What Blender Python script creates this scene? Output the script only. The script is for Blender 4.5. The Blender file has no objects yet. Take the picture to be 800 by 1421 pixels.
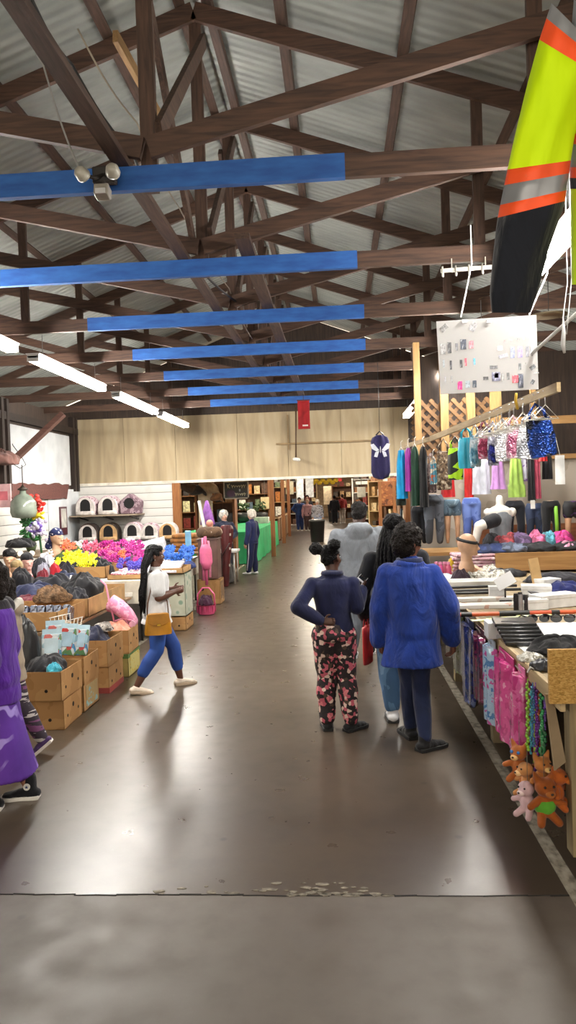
import bpy, bmesh, math, random
from mathutils import Vector as V, Matrix, Euler, noise
R = math.radians
rnd = random.Random(7)
SC = bpy.context.scene
COL = SC.collection

# ------------------------------------------------------------------ camera
F = 1050.0; CAMH = 1.85
fwd = V(((470-400)/F, -(685-710.5)/F, -1)).normalized()
up = V((-math.sin(R(1.8)), math.cos(R(1.8)), 0)); up = (up - fwd*up.dot(fwd)).normalized()
rgt = fwd.cross(up)
CM = Matrix((rgt, fwd, up))                      # camera space -> world space
cam = bpy.data.cameras.new('camera'); cam.sensor_fit = 'VERTICAL'
cam.sensor_height = 36.0; cam.lens = F*36.0/1421.0; cam.clip_end = 200
co = bpy.data.objects.new('camera', cam); COL.objects.link(co)
co.matrix_world = Matrix.Translation((0, 0, CAMH)) @ CM.to_4x4()
SC.camera = co
def ray(px, py): return CM @ V(((px-400)/F, -(py-710.5)/F, -1))
def fl(px, py, z=0.0):
    r = ray(px, py); t = (z-CAMH)/r.z; return V((r.x*t, r.y*t, z))
def at(px, py, Y):
    r = ray(px, py); t = Y/r.y; return V((r.x*t, Y, CAMH+r.z*t))

SC.view_settings.view_transform = 'Standard'
SC.view_settings.exposure = 0.15
SC.cycles.sample_clamp_indirect = 3.0
SC.cycles.caustics_reflective = False; SC.cycles.caustics_refractive = False

# ------------------------------------------------------------------ materials
def lin(c):
    if isinstance(c, str): c = tuple(int(c[i:i+2], 16)/255 for i in (0, 2, 4))
    return tuple((x/12.92 if x <= .04045 else ((x+.055)/1.055)**2.4) for x in c) + (1.0,)
MATS = {}
class NT:
    def __init__(s, name):
        s.m = bpy.data.materials.new(name); s.m.use_nodes = True
        s.n = s.m.node_tree.nodes; s.l = s.m.node_tree.links
        s.b = s.n['Principled BSDF']; s.tc = None
    def node(s, t, **k):
        o = s.n.new(t)
        for a, b in k.items(): setattr(o, a, b)
        return o
    def coord(s, scale=(1, 1, 1), kind='Object'):
        if not s.tc: s.tc = s.node('ShaderNodeTexCoord')
        mp = s.node('ShaderNodeMapping'); mp.inputs['Scale'].default_value = scale
        s.l.new(s.tc.outputs[kind], mp.inputs['Vector']); return mp.outputs['Vector']
    def noise(s, scale, detail=4, vec=None, dist=0):
        o = s.node('ShaderNodeTexNoise'); o.inputs['Scale'].default_value = scale
        o.inputs['Detail'].default_value = detail; o.inputs['Distortion'].default_value = dist
        s.l.new(vec or s.coord(), o.inputs['Vector']); return o.outputs['Fac']
    def voro(s, scale, feature='F1', out='Distance', vec=None):
        o = s.node('ShaderNodeTexVoronoi', feature=feature); o.inputs['Scale'].default_value = scale
        s.l.new(vec or s.coord(), o.inputs['Vector']); return o.outputs[out]
    def wave(s, scale, dirn='X', dist=0, vec=None, prof='SIN'):
        o = s.node('ShaderNodeTexWave', bands_direction=dirn, wave_profile=prof)
        o.inputs['Scale'].default_value = scale; o.inputs['Distortion'].default_value = dist
        s.l.new(vec or s.coord(), o.inputs['Vector']); return o.outputs['Fac']
    def ramp(s, fac, stops, const=False):
        o = s.node('ShaderNodeValToRGB')
        if const: o.color_ramp.interpolation = 'CONSTANT'
        e = o.color_ramp.elements
        while len(e) < len(stops): e.new(.5)
        for k, (p, c) in enumerate(stops):
            e[k].position = p; e[k].color = lin(c) if not isinstance(c, (int, float)) else (c, c, c, 1)
        s.l.new(fac, o.inputs['Fac']); return o.outputs['Color']
    def mix(s, a, b, fac, mode='MIX'):
        o = s.node('ShaderNodeMix', data_type='RGBA', blend_type=mode)
        for k, x in ((0, fac), (6, a), (7, b)):
            if isinstance(x, (int, float)): o.inputs[k].default_value = x
            elif isinstance(x, (str, tuple)): o.inputs[k].default_value = lin(x)
            else: s.l.new(x, o.inputs[k])
        return o.outputs[2]
    def set(s, k, x):
        if isinstance(x, (int, float)): s.b.inputs[k].default_value = x
        elif isinstance(x, (str, tuple)): s.b.inputs[k].default_value = lin(x)
        else: s.l.new(x, s.b.inputs[k])
    def bump(s, h, strength=.3, dist=.02):
        o = s.node('ShaderNodeBump'); o.inputs['Strength'].default_value = strength
        o.inputs['Distance'].default_value = dist
        s.l.new(h, o.inputs['Height']); s.l.new(o.outputs['Normal'], s.b.inputs['Normal'])

def sh(c, k):
    if isinstance(c, str): c = tuple(int(c[i:i+2], 16)/255 for i in (0, 2, 4))
    return tuple(max(0, min(1, x*k)) for x in c)
def plain(c, rough=.5, metal=0, var=.12, ns=6, coat=0, bump=0, bs=60):
    key = ('p', c, rough, metal, var, ns, coat, bump, bs)
    if key in MATS: return MATS[key]
    t = NT('surface_%s' % (c if isinstance(c, str) else 'tint'))
    t.set('Base Color', t.ramp(t.noise(ns), [(.3, sh(c, 1-var)), (.7, sh(c, 1+var))]))
    t.set('Roughness', rough); t.set('Metallic', metal); t.set('Coat Weight', coat)
    if bump: t.bump(t.noise(bs, 3), bump, .01)
    MATS[key] = t.m; return t.m
def fabric(c, var=.14, wr=.35, rough=.85):
    key = ('f', c, var, wr, rough)
    if key in MATS: return MATS[key]
    t = NT('fabric_%s' % c)
    n = t.noise(9, 5, t.coord((1, 1, .55)), .6)
    t.set('Base Color', t.ramp(n, [(.32, sh(c, 1-var)), (.68, sh(c, 1+var))]))
    t.set('Roughness', rough); t.set('Specular IOR Level', .25)
    t.set('Sheen Weight', .15)
    w = t.noise(7, 4, t.coord((1, 1, .5)), 1.2)
    t.bump(w, wr, .05)
    MATS[key] = t.m; return t.m
def wood(c1, c2, axis=0, sc=3.0, rough=.65, stretch=12):
    key = ('w', c1, c2, axis, sc, rough)
    if key in MATS: return MATS[key]
    t = NT('wood_%s' % c1)
    s3 = [stretch]*3; s3[axis] = 1
    v = t.coord(tuple(s3))
    n = t.noise(sc, 6, v, .8)
    t.set('Base Color', t.ramp(n, [(.3, c1), (.7, c2)])); t.set('Roughness', rough)
    t.bump(n, .15, .01); MATS[key] = t.m; return t.m
def glow(c, s):
    key = ('g', c, s)
    if key in MATS: return MATS[key]
    t = NT('glow_%s' % c); t.set('Base Color', c); t.set('Emission Color', c); t.set('Emission Strength', s)
    MATS[key] = t.m; return t.m
def hairmat(c='0d0b0c', bs=90, rough=.55):
    key = ('h', c, bs)
    if key in MATS: return MATS[key]
    t = NT('hair_%s' % c)
    t.set('Base Color', t.ramp(t.noise(bs*.5, 5), [(.3, sh(c, .55 if c < '8' else .85)), (.7, sh(c, 1.25 if c < '8' else 1.12))])); t.set('Roughness', rough); t.set('Specular IOR Level', .18)
    t.bump(t.noise(bs, 4), .9, .03); MATS[key] = t.m; return t.m
def skin(c):
    key = ('s', c)
    if key in MATS: return MATS[key]
    t = NT('skin_%s' % c)
    t.set('Base Color', t.ramp(t.noise(14, 4), [(.3, sh(c, .92)), (.7, sh(c, 1.08))])); t.set('Roughness', .5)
    t.set('Subsurface Weight', .05); t.set('Subsurface Radius', (.02, .01, .005)) if False else None
    MATS[key] = t.m; return t.m
def sequin(c1, c2, c3='dddde6', sc=70, metal=.55):
    key = ('q', c1, c2, c3, sc)
    if key in MATS: return MATS[key]
    t = NT('sequins_%s' % c1)
    n = t.noise(9, 2, None, .5)
    base = t.ramp(n, [(.40, c1), (.47, c2), (.60, c3)])
    t.set('Base Color', base); t.set('Roughness', .32); t.set('Metallic', metal)
    t.bump(t.voro(sc), .7, .02); MATS[key] = t.m; return t.m
def patches(stops, sc=20, rough=.7, kind='cell', bump=.2, coat=0, vs=(1, 1, 1)):
    key = ('c', tuple(stops), sc, rough, kind, coat, vs)
    if key in MATS: return MATS[key]
    t = NT('pattern_%s' % (stops[0][1] if isinstance(stops[0][1], str) else 'tint'))
    if kind == 'cell':
        o = t.node('ShaderNodeTexVoronoi'); o.inputs['Scale'].default_value = sc
        t.l.new(t.coord(vs), o.inputs['Vector'])
        sp = t.node('ShaderNodeSeparateColor'); t.l.new(o.outputs['Color'], sp.inputs[0]); fac = sp.outputs[0]
        t.set('Base Color', t.ramp(fac, stops, True))
    else:
        t.set('Base Color', t.ramp(t.noise(sc, 3, t.coord(vs), .4), stops, True))
    t.set('Roughness', rough); t.set('Coat Weight', coat)
    t.bump(t.noise(sc*1.2, 3), bump, .03); MATS[key] = t.m; return t.m

# ------------------------------------------------------------------ mesh builder
def basis(a):
    a = V(a).normalized(); x = a.orthogonal().normalized(); return x, a.cross(x), a
class MB:
    def __init__(s): s.v = []; s.f = []; s.mi = []; s.cur = 0
    def mat(s, i): s.cur = i; return s
    def add(s, vs, fs, M=None):
        o = len(s.v)
        s.v += [tuple(M @ V(p)) if M else tuple(p) for p in vs]
        s.f += [tuple(i+o for i in f) for f in fs]; s.mi += [s.cur]*len(fs); return s
    def box(s, c, d, r=(0, 0, 0)):
        x, y, z = d[0]/2, d[1]/2, d[2]/2
        M = Matrix.Translation(c) @ Euler(r).to_matrix().to_4x4()
        return s.add([(-x,-y,-z),(x,-y,-z),(x,y,-z),(-x,y,-z),(-x,-y,z),(x,-y,z),(x,y,z),(-x,y,z)],
                     [(0,3,2,1),(4,5,6,7),(0,1,5,4),(1,2,6,5),(2,3,7,6),(3,0,4,7)], M)
    def span(s, p, q): return s.box([(a+b)/2 for a, b in zip(p, q)], [abs(a-b) for a, b in zip(p, q)])
    def beam(s, p, q, w, h, upv=(0, 0, 1)):           # rectangular bar from p to q: w across, h along upv
        p = V(p); q = V(q); a = (q-p).normalized(); sx = a.cross(V(upv)).normalized(); u = sx.cross(a)
        vs = []
        for c in (p, q): vs += [c+sx*(i*w/2)+u*(j*h/2) for i, j in ((-1,-1),(1,-1),(1,1),(-1,1))]
        return s.add(vs, [(3,2,1,0),(4,5,6,7),(0,1,5,4),(1,2,6,5),(2,3,7,6),(3,0,4,7)])
    def rings(s, Rg, cap=True):
        n = len(Rg[0]); vs = [p for r in Rg for p in r]; fs = []
        for k in range(len(Rg)-1):
            for i in range(n):
                j = (i+1) % n; fs.append((k*n+i, k*n+j, (k+1)*n+j, (k+1)*n+i))
        if cap: fs.append(tuple(range(n-1, -1, -1))); fs.append(tuple((len(Rg)-1)*n+i for i in range(n)))
        return s.add(vs, fs)
    def cap(s, p0, p1, r0, r1, n=12, flat=False, sx=1.0, side=None):
        p0 = V(p0); p1 = V(p1)
        if (p1-p0).length < 1e-6: p1 = p0+V((0, 0, 1e-4))
        x, y, a = basis(p1-p0)
        if side is not None:
            y = a.cross(V(side)).normalized(); x = y.cross(a)
        Rg = []
        def ring(c, r): return [c+x*(math.cos(2*math.pi*i/n)*r*sx)+y*(math.sin(2*math.pi*i/n)*r) for i in range(n)]
        if not flat:
            for k in (80, 55, 28): Rg.append(ring(p0-a*(r0*math.sin(R(k))), r0*math.cos(R(k))))
        Rg.append(ring(p0, r0)); Rg.append(ring(p1, r1))
        if not flat:
            for k in (28, 55, 80): Rg.append(ring(p1+a*(r1*math.sin(R(k))), r1*math.cos(R(k))))
        return s.rings(Rg)
    def cyl(s, p0, p1, r0, r1=None, n=16): return s.cap(p0, p1, r0, r0 if r1 is None else r1, n, True)
    def ell(s, c, r, rot=(0, 0, 0), n=16, m=10):
        M = Matrix.Translation(c) @ Euler(rot).to_matrix().to_4x4(); Rg = []
        for k in range(m+1):
            t = -math.pi/2+math.pi*(k+.02)/(m+.04)
            Rg.append([M @ V((r[0]*math.cos(t)*math.cos(2*math.pi*i/n), r[1]*math.cos(t)*math.sin(2*math.pi*i/n), r[2]*math.sin(t))) for i in range(n)])
        return s.rings(Rg)
    def lathe(s, prof, c=(0, 0, 0), n=20):
        return s.rings([[V(c)+V((r*math.cos(2*math.pi*i/n), r*math.sin(2*math.pi*i/n), z)) for i in range(n)] for r, z in prof])
    def tube(s, pts, r, n=8):
        pts = [V(p) for p in pts]; Rg = []; x = None
        for k, p in enumerate(pts):
            a = (pts[min(k+1, len(pts)-1)]-pts[max(k-1, 0)]).normalized()
            x = a.orthogonal().normalized() if x is None else (x-a*x.dot(a)).normalized()
            y = a.cross(x); rr = r[k] if isinstance(r, (list, tuple)) else r
            Rg.append([p+x*(math.cos(2*math.pi*i/n)*rr)+y*(math.sin(2*math.pi*i/n)*rr) for i in range(n)])
        return s.rings(Rg)
    def oval(s, data, n=24, flat_y=1.0):               # data: (cx,cy,z,rx,ry)
        return s.rings([[V((cx+rx*math.cos(2*math.pi*i/n), cy+ry*math.sin(2*math.pi*i/n), z)) for i in range(n)] for cx, cy, z, rx, ry in data])
    def prism(s, poly, t, M=None):                     # polygon in local XZ, thickness t along Y
        n = len(poly); vs = [(x, -t/2, z) for x, z in poly]+[(x, t/2, z) for x, z in poly]
        fs = [tuple(range(n)), tuple(range(2*n-1, n-1, -1))]+[((i+1) % n, i, n+i, n+(i+1) % n) for i in range(n)]
        return s.add(vs, fs, M)
    def sheet(s, prof, depth, nu=14, rip=0.0, rf=5, ph=0.0, M=None):   # pillow-like hanging cloth; prof: (z, xl, xr)
        Rg = []
        for z, xl, xr in prof:
            ring = []
            for side in (-1, 1):
                for i in range(nu):
                    u = i/(nu-1) if side < 0 else 1-i/(nu-1)
                    th = depth*math.sqrt(max(0, 1-(2*u-1)**2))*.5+.003
                    y = side*th + rip*math.sin(u*rf*2*math.pi+ph+z*3)
                    p = V((xl+(xr-xl)*u, y, z)); ring.append(M @ p if M else p)
            Rg.append(ring)
        return s.rings(Rg)
    def mesh(s, name):
        me = bpy.data.meshes.new(name); me.from_pydata(s.v, [], s.f); me.update()
        for i, p in enumerate(me.polygons): p.material_index = s.mi[i]
        bm = bmesh.new(); bm.from_mesh(me); bmesh.ops.recalc_face_normals(bm, faces=bm.faces[:]); bm.to_mesh(me); bm.free()
        return me
    def build(s, name, mats, parent=None, loc=(0, 0, 0), rz=0, smooth=35, bevel=0, **tg):
        me = s.mesh(name); return finish(me, name, mats, parent, loc, rz, smooth, bevel, **tg)

def finish(me, name, mats, parent, loc, rz, smooth, bevel, **tg):
    for m in (mats if isinstance(mats, (list, tuple)) else [mats]): me.materials.append(m)
    if smooth:
        me.shade_smooth()
        if smooth < 180: me.set_sharp_from_angle(angle=R(smooth))
    o = bpy.data.objects.new(name, me); COL.objects.link(o)
    o.location = loc; o.rotation_euler = (0, 0, rz)
    if parent: o.parent = parent
    if bevel:
        b = o.modifiers.new('bevel', 'BEVEL'); b.width = bevel; b.segments = 2; b.limit_method = 'ANGLE'; b.angle_limit = R(40)
    tag(o, **tg); return o
def tag(o, label=None, cat=None, group=None, kind=None):
    if label: o['label'] = label
    if cat: o['category'] = cat
    if group: o['group'] = group
    if kind: o['kind'] = kind
    return o
def thing(name, label, cat, loc=(0, 0, 0), rz=0, group=None):
    o = bpy.data.objects.new(name, None); COL.objects.link(o); o.empty_display_size = .1
    o.location = loc; o.rotation_euler = (0, 0, rz); return tag(o, label, cat, group)
def dup(root, loc=None, rz=None, label=None, group=None, scale=None):
    kids = {}
    for o in list(COL.objects):
        if o.parent: kids.setdefault(o.parent, []).append(o)
    def cp(o, par):
        c = o.copy(); COL.objects.link(c)
        if par: c.parent = par
        for ch in kids.get(o, []): cp(ch, c)
        return c
    r = cp(root, None)
    if loc is not None: r.location = loc
    if rz is not None: r.rotation_euler = (0, 0, rz) if not isinstance(rz, tuple) else rz
    if label: r['label'] = label
    if group: r['group'] = group
    if scale: r.scale = (scale,)*3 if not isinstance(scale, tuple) else scale
    return r
def blob(mb, name, m, parent=None, vox=.008, sm=4, disp=None, loc=(0, 0, 0), rz=0, **tg):
    me = mb.mesh('tmp'); o = bpy.data.objects.new('tmp', me); COL.objects.link(o)
    r = o.modifiers.new('r', 'REMESH'); r.mode = 'VOXEL'; r.voxel_size = vox; r.adaptivity = 0
    if sm:
        q = o.modifiers.new('s', 'SMOOTH'); q.factor = .5; q.iterations = sm
    dg = bpy.context.evaluated_depsgraph_get()
    m2 = bpy.data.meshes.new_from_object(o.evaluated_get(dg))
    bpy.data.objects.remove(o); bpy.data.meshes.remove(me); m2.name = name
    if disp:
        nrm = [v.normal.copy() for v in m2.vertices]
        for amp, fr, st in (disp if isinstance(disp, list) else [disp]):
            for v, nn in zip(m2.vertices, nrm):
                v.co += nn*(amp*noise.noise(V((v.co.x*fr, v.co.y*fr, v.co.z*fr*st))))
    m2.materials.clear()
    return finish(m2, name, m, parent, loc, rz, 180, 0, **tg)
def struct(name, mb, mats, smooth=35, bevel=0): return mb.build(name, mats, smooth=smooth, bevel=bevel, kind='structure')

# ================================================================== SETTING
XC, ZB, ZA, HS = -1.1, 3.75, 5.98, 6.0             # ridge x, truss underside, ridge height, half span
TY = [4.62+1.84*i for i in range(7)]
WY = 17.45

# floor: worn sealed concrete, front slab duller
t = NT('concrete_floor')
n1 = t.noise(.55, 6, None, .5); n2 = t.noise(6, 8); n3 = t.noise(45, 4)
c = t.ramp(n1, [(.3, '40372e'), (.55, '4e4338'), (.75, '5a4e41')])
c = t.mix(c, '38312a', t.ramp(n2, [(.5, 0.0), (.8, .45)]))
c = t.mix(c, '6a635a', t.ramp(n3, [(.6, 0.0), (.85, .25)]))
spots = t.voro(2.3); c = t.mix(c, '1d1916', t.ramp(spots, [(.025, .6), (.06, 0.0)]))
sp = t.node('ShaderNodeSeparateXYZ'); t.l.new(t.coord(), sp.inputs[0])
fr = t.node('ShaderNodeMath', operation='GREATER_THAN'); fr.inputs[1].default_value = 3.45; t.l.new(sp.outputs['Y'], fr.inputs[0])
t.set('Base Color', t.mix(t.mix(c, '5a5047', .4), c, fr.outputs[0]))
rr = t.ramp(n2, [(.3, .27), (.7, .34)])
rr2 = t.ramp(n2, [(.3, .42), (.7, .6)])
t.set('Roughness', t.mix(rr2, rr, fr.outputs[0])); t.set('Specular IOR Level', .6)
t.bump(t.noise(3, 3), .05, .01)
M_floor = t.m
b = MB(); b.box((-1, 30, -.05), (22, 68, .1)); struct('floor', b, M_floor)

b = MB()                                            # expansion crack across the slab
for k in range(60):
    x0 = -3+k*.1; y = 3.45+rnd.uniform(-.006, .006); w = rnd.uniform(.004, .011)
    b.box((x0+.05, y, .0012), (.104, w, .002), (0, 0, rnd.uniform(-.06, .06)))
struct('trim_1', b, plain('1a1714', .9))
b = MB()
for k in range(46):                                 # chipped pale patches along the crack
    x = rnd.gauss(-.25, .28); y = 3.45+abs(rnd.gauss(.02, .035)); s = rnd.uniform(.008, .05)
    n = 7; b.prism([(s*rnd.uniform(.5, 1)*math.cos(6.28*i/n), .5*s*rnd.uniform(.4, 1)*math.sin(6.28*i/n)) for i in range(n)], .002,
                   Matrix.Translation((x, y, .0012)) @ Matrix.Rotation(R(90), 4, 'X'))
struct('trim_2', b, plain('6d6558', .8, var=.25, ns=40))
t = NT('worn_paint'); pn = t.noise(22, 6, t.coord((1, .6, 1)))
t.set('Base Color', t.ramp(pn, [(.35, '5f584d'), (.5, '8d8577'), (.7, 'a39b8c')])); t.set('Roughness', .6); M_paint = t.m
b = MB(); b.span((.985, -3, .0005), (1.055, 17.4, .003)); struct('trim_3', b, M_paint)
b = MB(); b.span((-2.66, 5, .0005), (-2.59, 45, .003)); struct('trim_4', b, M_paint)

# roof: ribbed pale metal
t = NT('ribbed_metal_roof')
t.set('Base Color', t.ramp(t.noise(1.5, 5, t.coord((1, 2.5, 1))), [(.3, '858a86'), (.7, 'a3a8a3')]))
t.set('Roughness', .5); t.set('Metallic', .25)
t.bump(t.mix(t.wave(2.6, 'Y', 0), t.noise(3, 3), .2), .38, .05); M_roof = t.m
zr = ZA+.17; ze = ZB+.17
b = MB()
for sx in (-1, 1):
    b.beam((XC, (WY-2)/2, zr+.02), (XC+sx*HS*1.03, (WY-2)/2, ze-.06), WY+2.6, .03)
struct('ceiling', b, M_roof)

M_beam = wood('35251d', '5a4032', 0, 3.0); M_beamY = wood('33241c', '564034', 1, 3.0); M_beamZ = wood('35261e', '5a4134', 2, 3.0)
M_new = wood('8a6a44', 'a8875c', 1, 3.0)
t = NT('blue_paint'); t.set('Base Color', t.ramp(t.noise(5, 5, t.coord((1, 4, 4))), [(.3, '1f4f96'), (.7, '2e68b4')])); t.set('Roughness', .7); M_blue = t.m

# walls
t = NT('plywood_panel')
pv = t.noise(1.1, 5, t.coord((3.5, 1, .5)), .6)
t.set('Base Color', t.ramp(pv, [(.3, '94846a'), (.5, 'ae9c7c'), (.72, 'bcad90')])); t.set('Roughness', .75); M_ply = t.m
b = MB(); x = -6.12; xs = [-6.12, -4.98, -3.76, -2.3, -1.13, .1, 1.3, 1.64]
for p, q in zip(xs, xs[1:]): b.span((p+.003, WY, 2.27), (q-.003, WY+.05, 3.78))
b.span((-6.12, WY+.03, 2.27), (1.64, WY+.075, 3.78))
struct('wall_back', b, M_ply, bevel=.004)
b = MB(); b.span((-6.12, WY-.03, 2.22), (1.7, WY+.06, 2.28)); struct('trim_5', b, plain('d8d2c4', .6))
b = MB(); b.span((-1.4, WY-.05, 3.02), (1.05, WY-.02, 3.06)); b.span((-1.13, WY-.04, 2.9), (-1.1, WY-.01, 3.7)); struct('trim_6', b, plain('8c7553', .7))
M_dark = wood('2a201a', '43342a', 2, 2.0)
b = MB(); b.span((1.64, WY, 0), (5.2, WY+.1, 3.78)); struct('wall_back_right', b, M_dark)
b = MB(); b.prism([(-7.2, 3.78), (5, 3.78), (XC, 6.1)], .06, Matrix.Translation((0, WY+.08, 0))); struct('wall_gable', b, M_dark)
t = NT('white_slat_board')
sw = t.wave(1.72, 'Z', 0, None, 'SAW')
t.set('Base Color', t.mix(t.ramp(sw, [(.0, '55524d'), (.07, 'cfcdc6'), (1.0, 'dedcd6')]), '8f8b84', t.ramp(t.noise(3), [(.55, 0.0), (.8, .3)])))
t.bump(t.ramp(sw, [(.0, 0.0), (.08, 1.0)]), .6, .02); t.set('Roughness', .5); M_slat = t.m
b = MB(); b.span((-6.12, WY-.02, 0), (-3.84, WY+.04, 2.22)); struct('wall_slat', b, M_slat)
M_orange = wood('7a4a22', '9a6433', 2, 3.0)
b = MB(); b.span((-3.86, WY-.06, 0), (-3.68, WY+.06, 2.22)); struct('trim_7', b, M_orange)
b = MB(); b.span((-6.3, -2, 0), (-6.15, WY, 3.85)); struct('wall_left', b, M_dark)
t = NT('white_panel'); t.set('Base Color', t.ramp(t.noise(2.5, 5), [(.3, 'b9bdc0'), (.7, 'd6d9da')])); t.set('Roughness', .55); M_wp = t.m
b = MB(); b.span((-6.15, 13.75, 2.24), (-6.1, 16.95, 3.36)); struct('wall_left_panel', b, M_wp)
b = MB(); b.span((-6.15, 12.6, .0), (-6.1, 15.5, 2.1)); struct('wall_left_slats', b, M_slat)
b = MB(); b.span((-6.15, 15.5, 0), (-6.08, 17.4, 2.15)); struct('wall_left_column', b, M_wp)
b = MB()
for y in (13.4, 13.62, 17.1, 17.3): b.span((-6.15, y-.05, 2.1), (-6.03, y+.05, 3.8))
b.span((-6.15, 12, 3.42), (-6.04, 17.4, 3.56)); struct('trim_8', b, wood('1e1713', '33261f', 2))
b = MB(); pts = [(0, .0)]                             # torn red-brown board along the wall
poly = [(0, .02)]+[(k*.18, -.02-rnd.uniform(0, .05)) for k in range(1, 17)]+[(3.05, .28)]+[(3.05-k*.2, .27+rnd.uniform(-.03, .05)) for k in range(1, 15)]+[(0, .27)]
b.prism(poly, .03, Matrix.Translation((-6.05, 13.6, 1.98)) @ Matrix.Rotation(R(90), 4, 'Z')); struct('trim_9', b, wood('4a2a26', '6b3f38', 0))
b = MB(); b.span((5.0, -2, 0), (5.15, 20, 4.0)); struct('wall_right', b, M_dark)

# hall beyond the opening
t = NT('hall_ceiling'); t.set('Base Color', t.ramp(t.noise(2), [(.3, '6d5f50'), (.7, '8a7a66')])); M_hc = t.m
b = MB(); b.span((-10, WY+.2, 3.45), (8, 63, 3.5)); struct('ceiling_hall', b, M_hc)
b = MB(); b.span((-10, 62, 0), (8, 62.1, 3.5)); struct('wall_hall_end', b, plain('9b8467', .8))
b = MB(); b.span((-8.2, WY+.2, 0), (-8.1, 62, 3.5)); struct('wall_hall_left', b, wood('6b4a30', '8d6745', 2, 2.0))
b = MB(); b.span((6.1, WY+.2, 0), (6.2, 62, 3.5)); struct('wall_hall_right', b, wood('7a5a3c', '9c7a55', 2, 2.0))

# ================================================================== TRUSSES
def zc(dx): return ZB+.13+(ZA-ZB-.13)*(1-abs(dx)/HS)    # top chord centre height
ordn = ['nearest', 'second', 'third', 'fourth', 'fifth', 'sixth', 'seventh', 'eighth']
bl = [(-6.0, .10), (-6.0, .22), (-2.72, .34), (-2.72, .42), (-2.72, .46), (-2.7, .42), (-2.6, .5)]
for i, y in enumerate(TY):
    lab = 'brown timber roof truss with blue-painted bottom beam, %s from the front' % ordn[i]
    r = thing('roof_truss', lab, 'roof truss', (XC, y, ZB), 0, 'roof trusses')
    def bar(nm, p, q, h=.13, w=.045, m=M_beam, dy=0):
        b = MB(); b.beam((p[0], dy, p[1]), (q[0], dy, q[1]), w, h, (0, 0, 1) if abs(p[0]-q[0]) > .2 else (1, 0, 0)); return b.build(nm, m, r)
    bar('bottom_chord', (-5.2 if i > 0 else -5.2, .065), (5.98, .065), .135)
    b = MB(); p, q = bl[i]; b.span((p-XC, -.026, -.004), (q-XC, .026, .139)); b.build('blue_painted_section', M_blue, r, label='blue-painted length of the beam')
    H0 = ZA-ZB
    for s in (-1, 1):
        bar('top_chord', (0, H0), (s*HS, .13), .15)
        x1 = 3.35; bar('diagonal_web', (s*.02, .23), (s*x1, zc(x1)-ZB-.03), .13, .045, M_beam, -.046)
        x2 = 2.35; bar('short_post', (s*x2, .06), (s*x2, zc(x2)-ZB), .09, .04, M_beamZ, .046)
        bar('outer_web', (s*x2, .1), (s*4.3, zc(4.3)-ZB-.02), .1, .04, M_beam, .048)
    bar('king_post', (0, .0), (0, H0), .1, .045, M_beamZ, .047)

def along(nm, lab, cat, x, z, y0, y1, w, h, m, grp, rot=0):
    b = MB(); b.box((0, 0, 0), (w, y1-y0, h), (0, rot, 0))
    return b.build(nm, m, None, (x, (y0+y1)/2, z), label=lab, cat=cat, group=grp)
pitch = math.atan2(ZA-ZB-.13, HS)
for k, d in enumerate([.12, .75, 1.75, 2.75, 3.75, 4.75, 5.7]):
    for s in (-1, 1):
        along('roof_purlin', 'brown purlin under the metal roof, %s down from the ridge, %s slope' % (ordn[k] if k else 'first', 'left' if s < 0 else 'right'),
              'purlin', XC+s*d, zc(d)+.115, 1.5, WY-.05, .09, .045, M_beamY, 'roof purlins', s*pitch)
along('ceiling_runner', 'long brown plank on top of the truss beams, left of the centre posts', 'plank', XC-.16, ZB+.165, 2.0, WY-.1, .095, .045, M_beamY, None)
along('ceiling_runner', 'long brown plank on top of the truss beams, right of the centre posts', 'plank', XC+.4, ZB+.165, 6.0, WY-.1, .12, .045, M_beamY, None)
for i in range(6):
    for s, nm in ((1, 'rising away'), (-1, 'falling away')):
        if s < 0 and i % 2: continue
        b = MB(); y0, y1 = TY[i], TY[i+1]; z0, z1 = (ZB+.35, ZA-.25) if s > 0 else (ZA-.35, ZB+.3)
        b.beam((XC+.04*s, y0, z0), (XC+.04*s, y1, z1), .04, .11, (1, 0, 0)) if False else b.beam((XC+.075*s, y0, z0), (XC+.075*s, y1, z1), .04, .11)
        b.build('ridge_brace', M_new if i == 1 and s < 0 else M_beamY, None, label='%s plank bracing the %s and %s truss posts, %s' % ('pale new' if i == 1 and s < 0 else 'dark', ordn[i], ordn[i+1], nm), cat='brace', group='ridge braces')
b = MB(); b.beam(at(160, 50, 5.5), at(245, 204, 7.0), .04, .09); b.build('pale_brace', M_new, None, label='pale yellow new plank leaning up behind the nearest truss', cat='brace')
b = MB(); b.beam(at(22, 636, 13.6), at(88, 574, 13.75), .09, .16, (0, 1, 0)); b.build('knee_brace', wood('4a2e26', '64443a', 0), None, label='red-brown diagonal knee brace in front of the white wall panel', cat='brace')

# cables sagging along the roof
for k, (P, lab, rad, m) in enumerate([
    ([at(20, -10, 4.3), at(60, 90, 4.4), at(112, 238, 4.55)], 'thin grey cable running down to the twin security light', .006, plain('8b8a86')),
    ([at(40, -10, 4.3), at(100, 90, 4.9), at(185, 215, 5.2), at(240, 330, 6.4), at(330, 420, 8.3)], 'black cable strung beside the left ceiling plank', .011, plain('151413')),
    ([at(108, 40, 4.6), at(190, 170, 4.9), at(250, 290, 6.3), at(318, 400, 8.2), at(350, 470, 10)], 'pale thin cable looping from truss to truss near the middle', .006, plain('8d8474'))]):
    pp = []
    for a, c2 in zip(P, P[1:]):
        for j in range(8): u = j/8; pp.append(a.lerp(c2, u)-V((0, 0, .05*math.sin(math.pi*u))))
    pp.append(P[-1]); b = MB(); b.tube(pp, rad, 6); b.build('cable', m, None, label=lab, cat='cable', smooth=180)

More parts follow.
